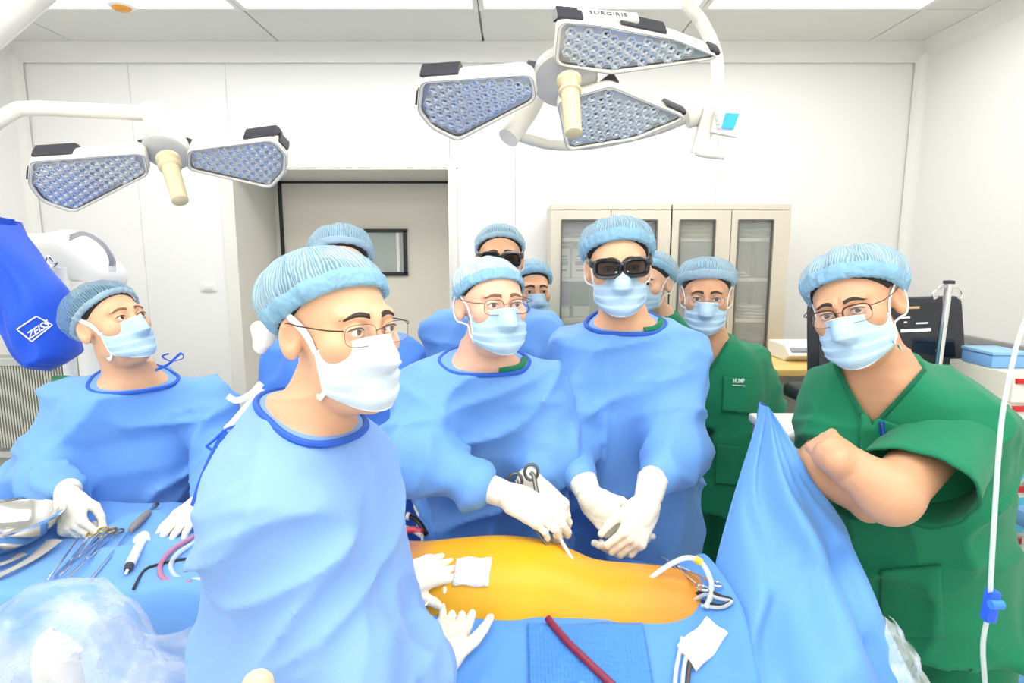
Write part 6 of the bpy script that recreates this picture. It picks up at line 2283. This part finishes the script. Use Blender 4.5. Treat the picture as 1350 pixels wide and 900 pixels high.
# syringe
t = thing('syringe', on_i(178, 725), 'white plastic syringe with dark plunger tip on the blue drape', 'syringe')
q0, q1 = on_i(171, 745, .012), on_i(187, 712, .012)
dd = (q1 - q0).normalized()
MB().tube([q0, q1], .0105, 18).obj('barrel', mat('syringe_white', (236, 238, 242), .25, alpha=.92), t)
MB().tube([q0 - dd * .022, q0 - dd * .002], [.007, .0098], 14).obj('plunger_seal', M_bump, t)
MB().tube([q0 - dd * .034, q0 - dd * .022], .0035, 10).obj('tip', M_white, t)
MB().tube([q1 - dd * .002, q1 + dd * .003], .018, 14).obj('flange', M_white, t)
MB().tube([q1, q1 + dd * .022], .006, 10).obj('plunger_rod', M_white, t)
MB().tube([q1 + dd * .020, q1 + dd * .024], .0125, 14).obj('thumb_rest', M_white, t)
# cables and tubing
MB().tube(cat([on_i(176, 776, .004), on_i(190, 752, .004), on_i(208, 744, .006), on_i(232, 738, .008), on_i(262, 735, .004)], 8), .0032, 8).obj('black_cable', M_black, None, label='thin black cable curving towards the pale gown on the left table', cat='cable')
M_pink = mat('tube_pinkish', (206, 130, 160), .2, alpha=.75)
MB().tube(cat([on_i(258, 706, .006), on_i(228, 724, .01), on_i(211, 746, .008), on_i(218, 764, .006), on_i(252, 768, .006)], 8), .0055, 10).obj('suction_tube', M_pink, None, label='pinkish suction tube looping on the left table', cat='tube', group='loops of tubing on the left table')
MB().tube(cat([on_i(262, 712, .006), on_i(236, 728, .012), on_i(225, 746, .010), on_i(236, 762, .006), on_i(266, 764, .006)], 8), .0055, 10).obj('suction_tube', M_tube, None, label='clear suction tube looping beside the pinkish one on the left table', cat='tube', group='loops of tubing on the left table')

# ------------------------------------------------------------------ instruments at the patient
def rod(name, pts, r, m, label, cat_, group=None):
    return MB().tube(cat(pts, 8), r, 10).obj(name, m, None, label=label, cat=cat_, group=group)
a, b = W(690, 628, 1.40), W(757, 742, 1.235)
d = (b - a)
t = thing('long_grasper', b, 'long surgical grasper with blue sleeve held by the older surgeon', 'grasper')
MB().tube([a + d * .35, b], [.0065, .0045], 12).obj('shaft', M_steel, t)
MB().tube([a + d * .52, a + d * .66], .010, 12).obj('blue_sleeve', mat('sleeve_blue', (44, 120, 216), .4), t)
MB().lathe([(0, -.008), (.009, -.008), (.009, .008), (0, .008)], a + d * .68, (0, 1, 0), 14).obj('hinge', M_chrome, t)
s = Vector((1, .2, .5)).normalized()
for sg in (-1, 1):
    MB().tube(cat([a + d * .36, a + d * .2 + s * sg * .01, a + d * .05 + s * sg * .022, a + s * sg * .02], 6), .0055, 10).obj('handle', M_steeld, t)
    MB().tube([a + s * sg * .022 + Vector((math.cos(x) * .016, 0, math.sin(x) * .02)) for x in np.linspace(0, 6.283, 19)[:-1]], .004, 8, closed=True).obj('finger_ring', M_steeld, t)
rod('thin_forceps', [W(700, 690, 1.30), W(712, 706, 1.28), W(727, 728, 1.26)], .0035, M_steeld, 'thin dark forceps under the older surgeon’s gloved hand', 'forceps')
def op_pt(px_, py_, off=.006):
    o_ = Vector((0, 0, CAMZ)); d_ = (W(px_, py_, 1.0) - o_).normalized()
    h_ = opbvh.ray_cast(o_, d_)
    return (h_[0] if h_[0] else W(px_, py_, 1.25)) + Vector((0, 0, off))
t = thing('irrigation_tube', op_pt(935, 790), 'clear irrigation tube with a yellow ring arching over the drape', 'tube')
ar_ = cat([W(858, 762, 1.20), W(880, 746, 1.20), W(905, 735, 1.20), W(925, 742, 1.19), W(937, 765, 1.17), W(937, 785, 1.14), op_pt(930, 806, .008)], 8)
MB().tube(ar_, .0058, 12).obj('tubing', M_tube, t)
yq = ar_[22]; yd = (ar_[23] - ar_[21]).normalized()
MB().tube([yq - yd * .008, yq + yd * .008], .0075, 12).obj('yellow_ring', mat('ring_yellow', (236, 204, 60), .4), t)
clamp(op_pt(934, 784, .02), op_pt(872, 752, .035), 'steel forceps with finger rings beside the tented drape', False, .020, group='clamps at the patient', lift=.0)
clamp(op_pt(548, 803, .02), op_pt(570, 775, .05), 'ring-handled scissors below the gloved thumb', False, .022, group='clamps at the patient', lift=.0)
rod('dark_probe', [op_pt(884, 762, .03), op_pt(898, 776, .02), op_pt(914, 792, .01)], .004, M_bump, 'dark slim probe pointing at the tented drape', 'probe')
for k, (r0, lb) in enumerate(((0, 'dark coiled lead below the forceps'), (6, 'pale coiled lead below the forceps'))):
    rod('coiled_lead', [op_pt(915, 789 + r0, .008), op_pt(930, 785 + r0, .012), op_pt(950, 793 + r0 * .6, .012), op_pt(964, 798 + r0 * .3, .012), op_pt(950, 803 + r0 * .4, .008), op_pt(925, 797 + r0, .008)], .0036, M_black if k == 0 else M_tube, lb, 'cable', 'coiled leads')
for k, x in enumerate((893, 903, 910)):
    rod('hanging_line', [op_pt(x + 6, 845, .008), op_pt(x + 2, 868, .008), op_pt(x - 2, 890, .010), op_pt(x - 5, 925, .012)], .0042, (M_tube, M_tube, M_cab)[k], ['leftmost clear line running down the near drape', 'middle clear line running down the near drape', 'dark line running down the near drape'][k], 'tube', 'lines on the near drape')
rod('dark_red_tube', [op_pt(722, 822, .012), op_pt(745, 850, .012), op_pt(775, 880, .012), op_pt(812, 915, .012)], .0075, mat('dark_red_rubber', (128, 34, 66), .35), 'dark red rubber tube on the dimpled blue pad', 'tube')
t = thing('camera_cable', W(530, 690, 1.42), 'black cable with red connector and white clip left of the patient', 'cable')
cq_ = cat([W(495, 684, 1.42), W(520, 682, 1.42), W(538, 680, 1.42), W(552, 688, 1.41), W(562, 704, 1.38)], 8)
MB().tube(cq_, .0065, 10).obj('cable_body', M_black, t)
MB().tube([cq_[0], cq_[8]], .0078, 10).obj('red_connector', mat('connector_red', (150, 40, 60), .4), t)
MB().tube([cq_[15], cq_[17]], .0095, 10).obj('white_clip', M_white, t)
rod('clear_tube_line', [W(495, 696, 1.40), W(520, 693, 1.40), W(540, 697, 1.39), W(556, 706, 1.36)], .006, M_tube, 'clear tube under the black camera cable', 'tube')
rod('red_valve', [W(533, 700, 1.385), W(546, 698, 1.38), W(556, 702, 1.37)], .0085, mat('valve_red', (196, 70, 84), .35), 'small red valve at the upper left of the stained skin', 'valve')

# bare thumb of someone holding the camera, poking in from below
tip = W(338, 882, .235)
hd = Hand(W(330, 1230, .20), W(338, 980, .23), (0, -1, .1), side=1, curl=((.05, .05, .05), (1.3, 1.5, 1), (1.4, 1.5, 1), (1.4, 1.5, 1)), spread=.0, thumb=(.4, .7, -.5), cuff=.10)
ft = hd.tipw(0)
sh_ = tip - ft - Vector((0, 0, .008))
hd.o = hd.o + sh_
fo_ = hd.o
elb = fo_ + Vector((.10, -.12, -.22))
def fhand(P):
    return smin(hd.sdf(P), s_cap(P, fo_, elb, .026, .042), .02)
seg_ = np.array([tuple(hd.wor(b_)) for sgs, r in hd.seg for a_, b_ in sgs] + [tuple(fo_), tuple(elb)])
t = thing('person', elb, 'bare fingertip of an unseen person poking in at the bottom edge', 'person')
sdf_obj('hand', fhand, seg_.min(0) - .06, seg_.max(0) + .06, .0024, SK3, t)
nl = tip
MB().lathe([(0, 0), (.005, .0005), (.0055, .0015), (0, .002)], tip + Vector((0, -.0085, -.008)), (0, -1, .25), 14).obj('fingernail', mat('nail', (238, 206, 190), .25), t)
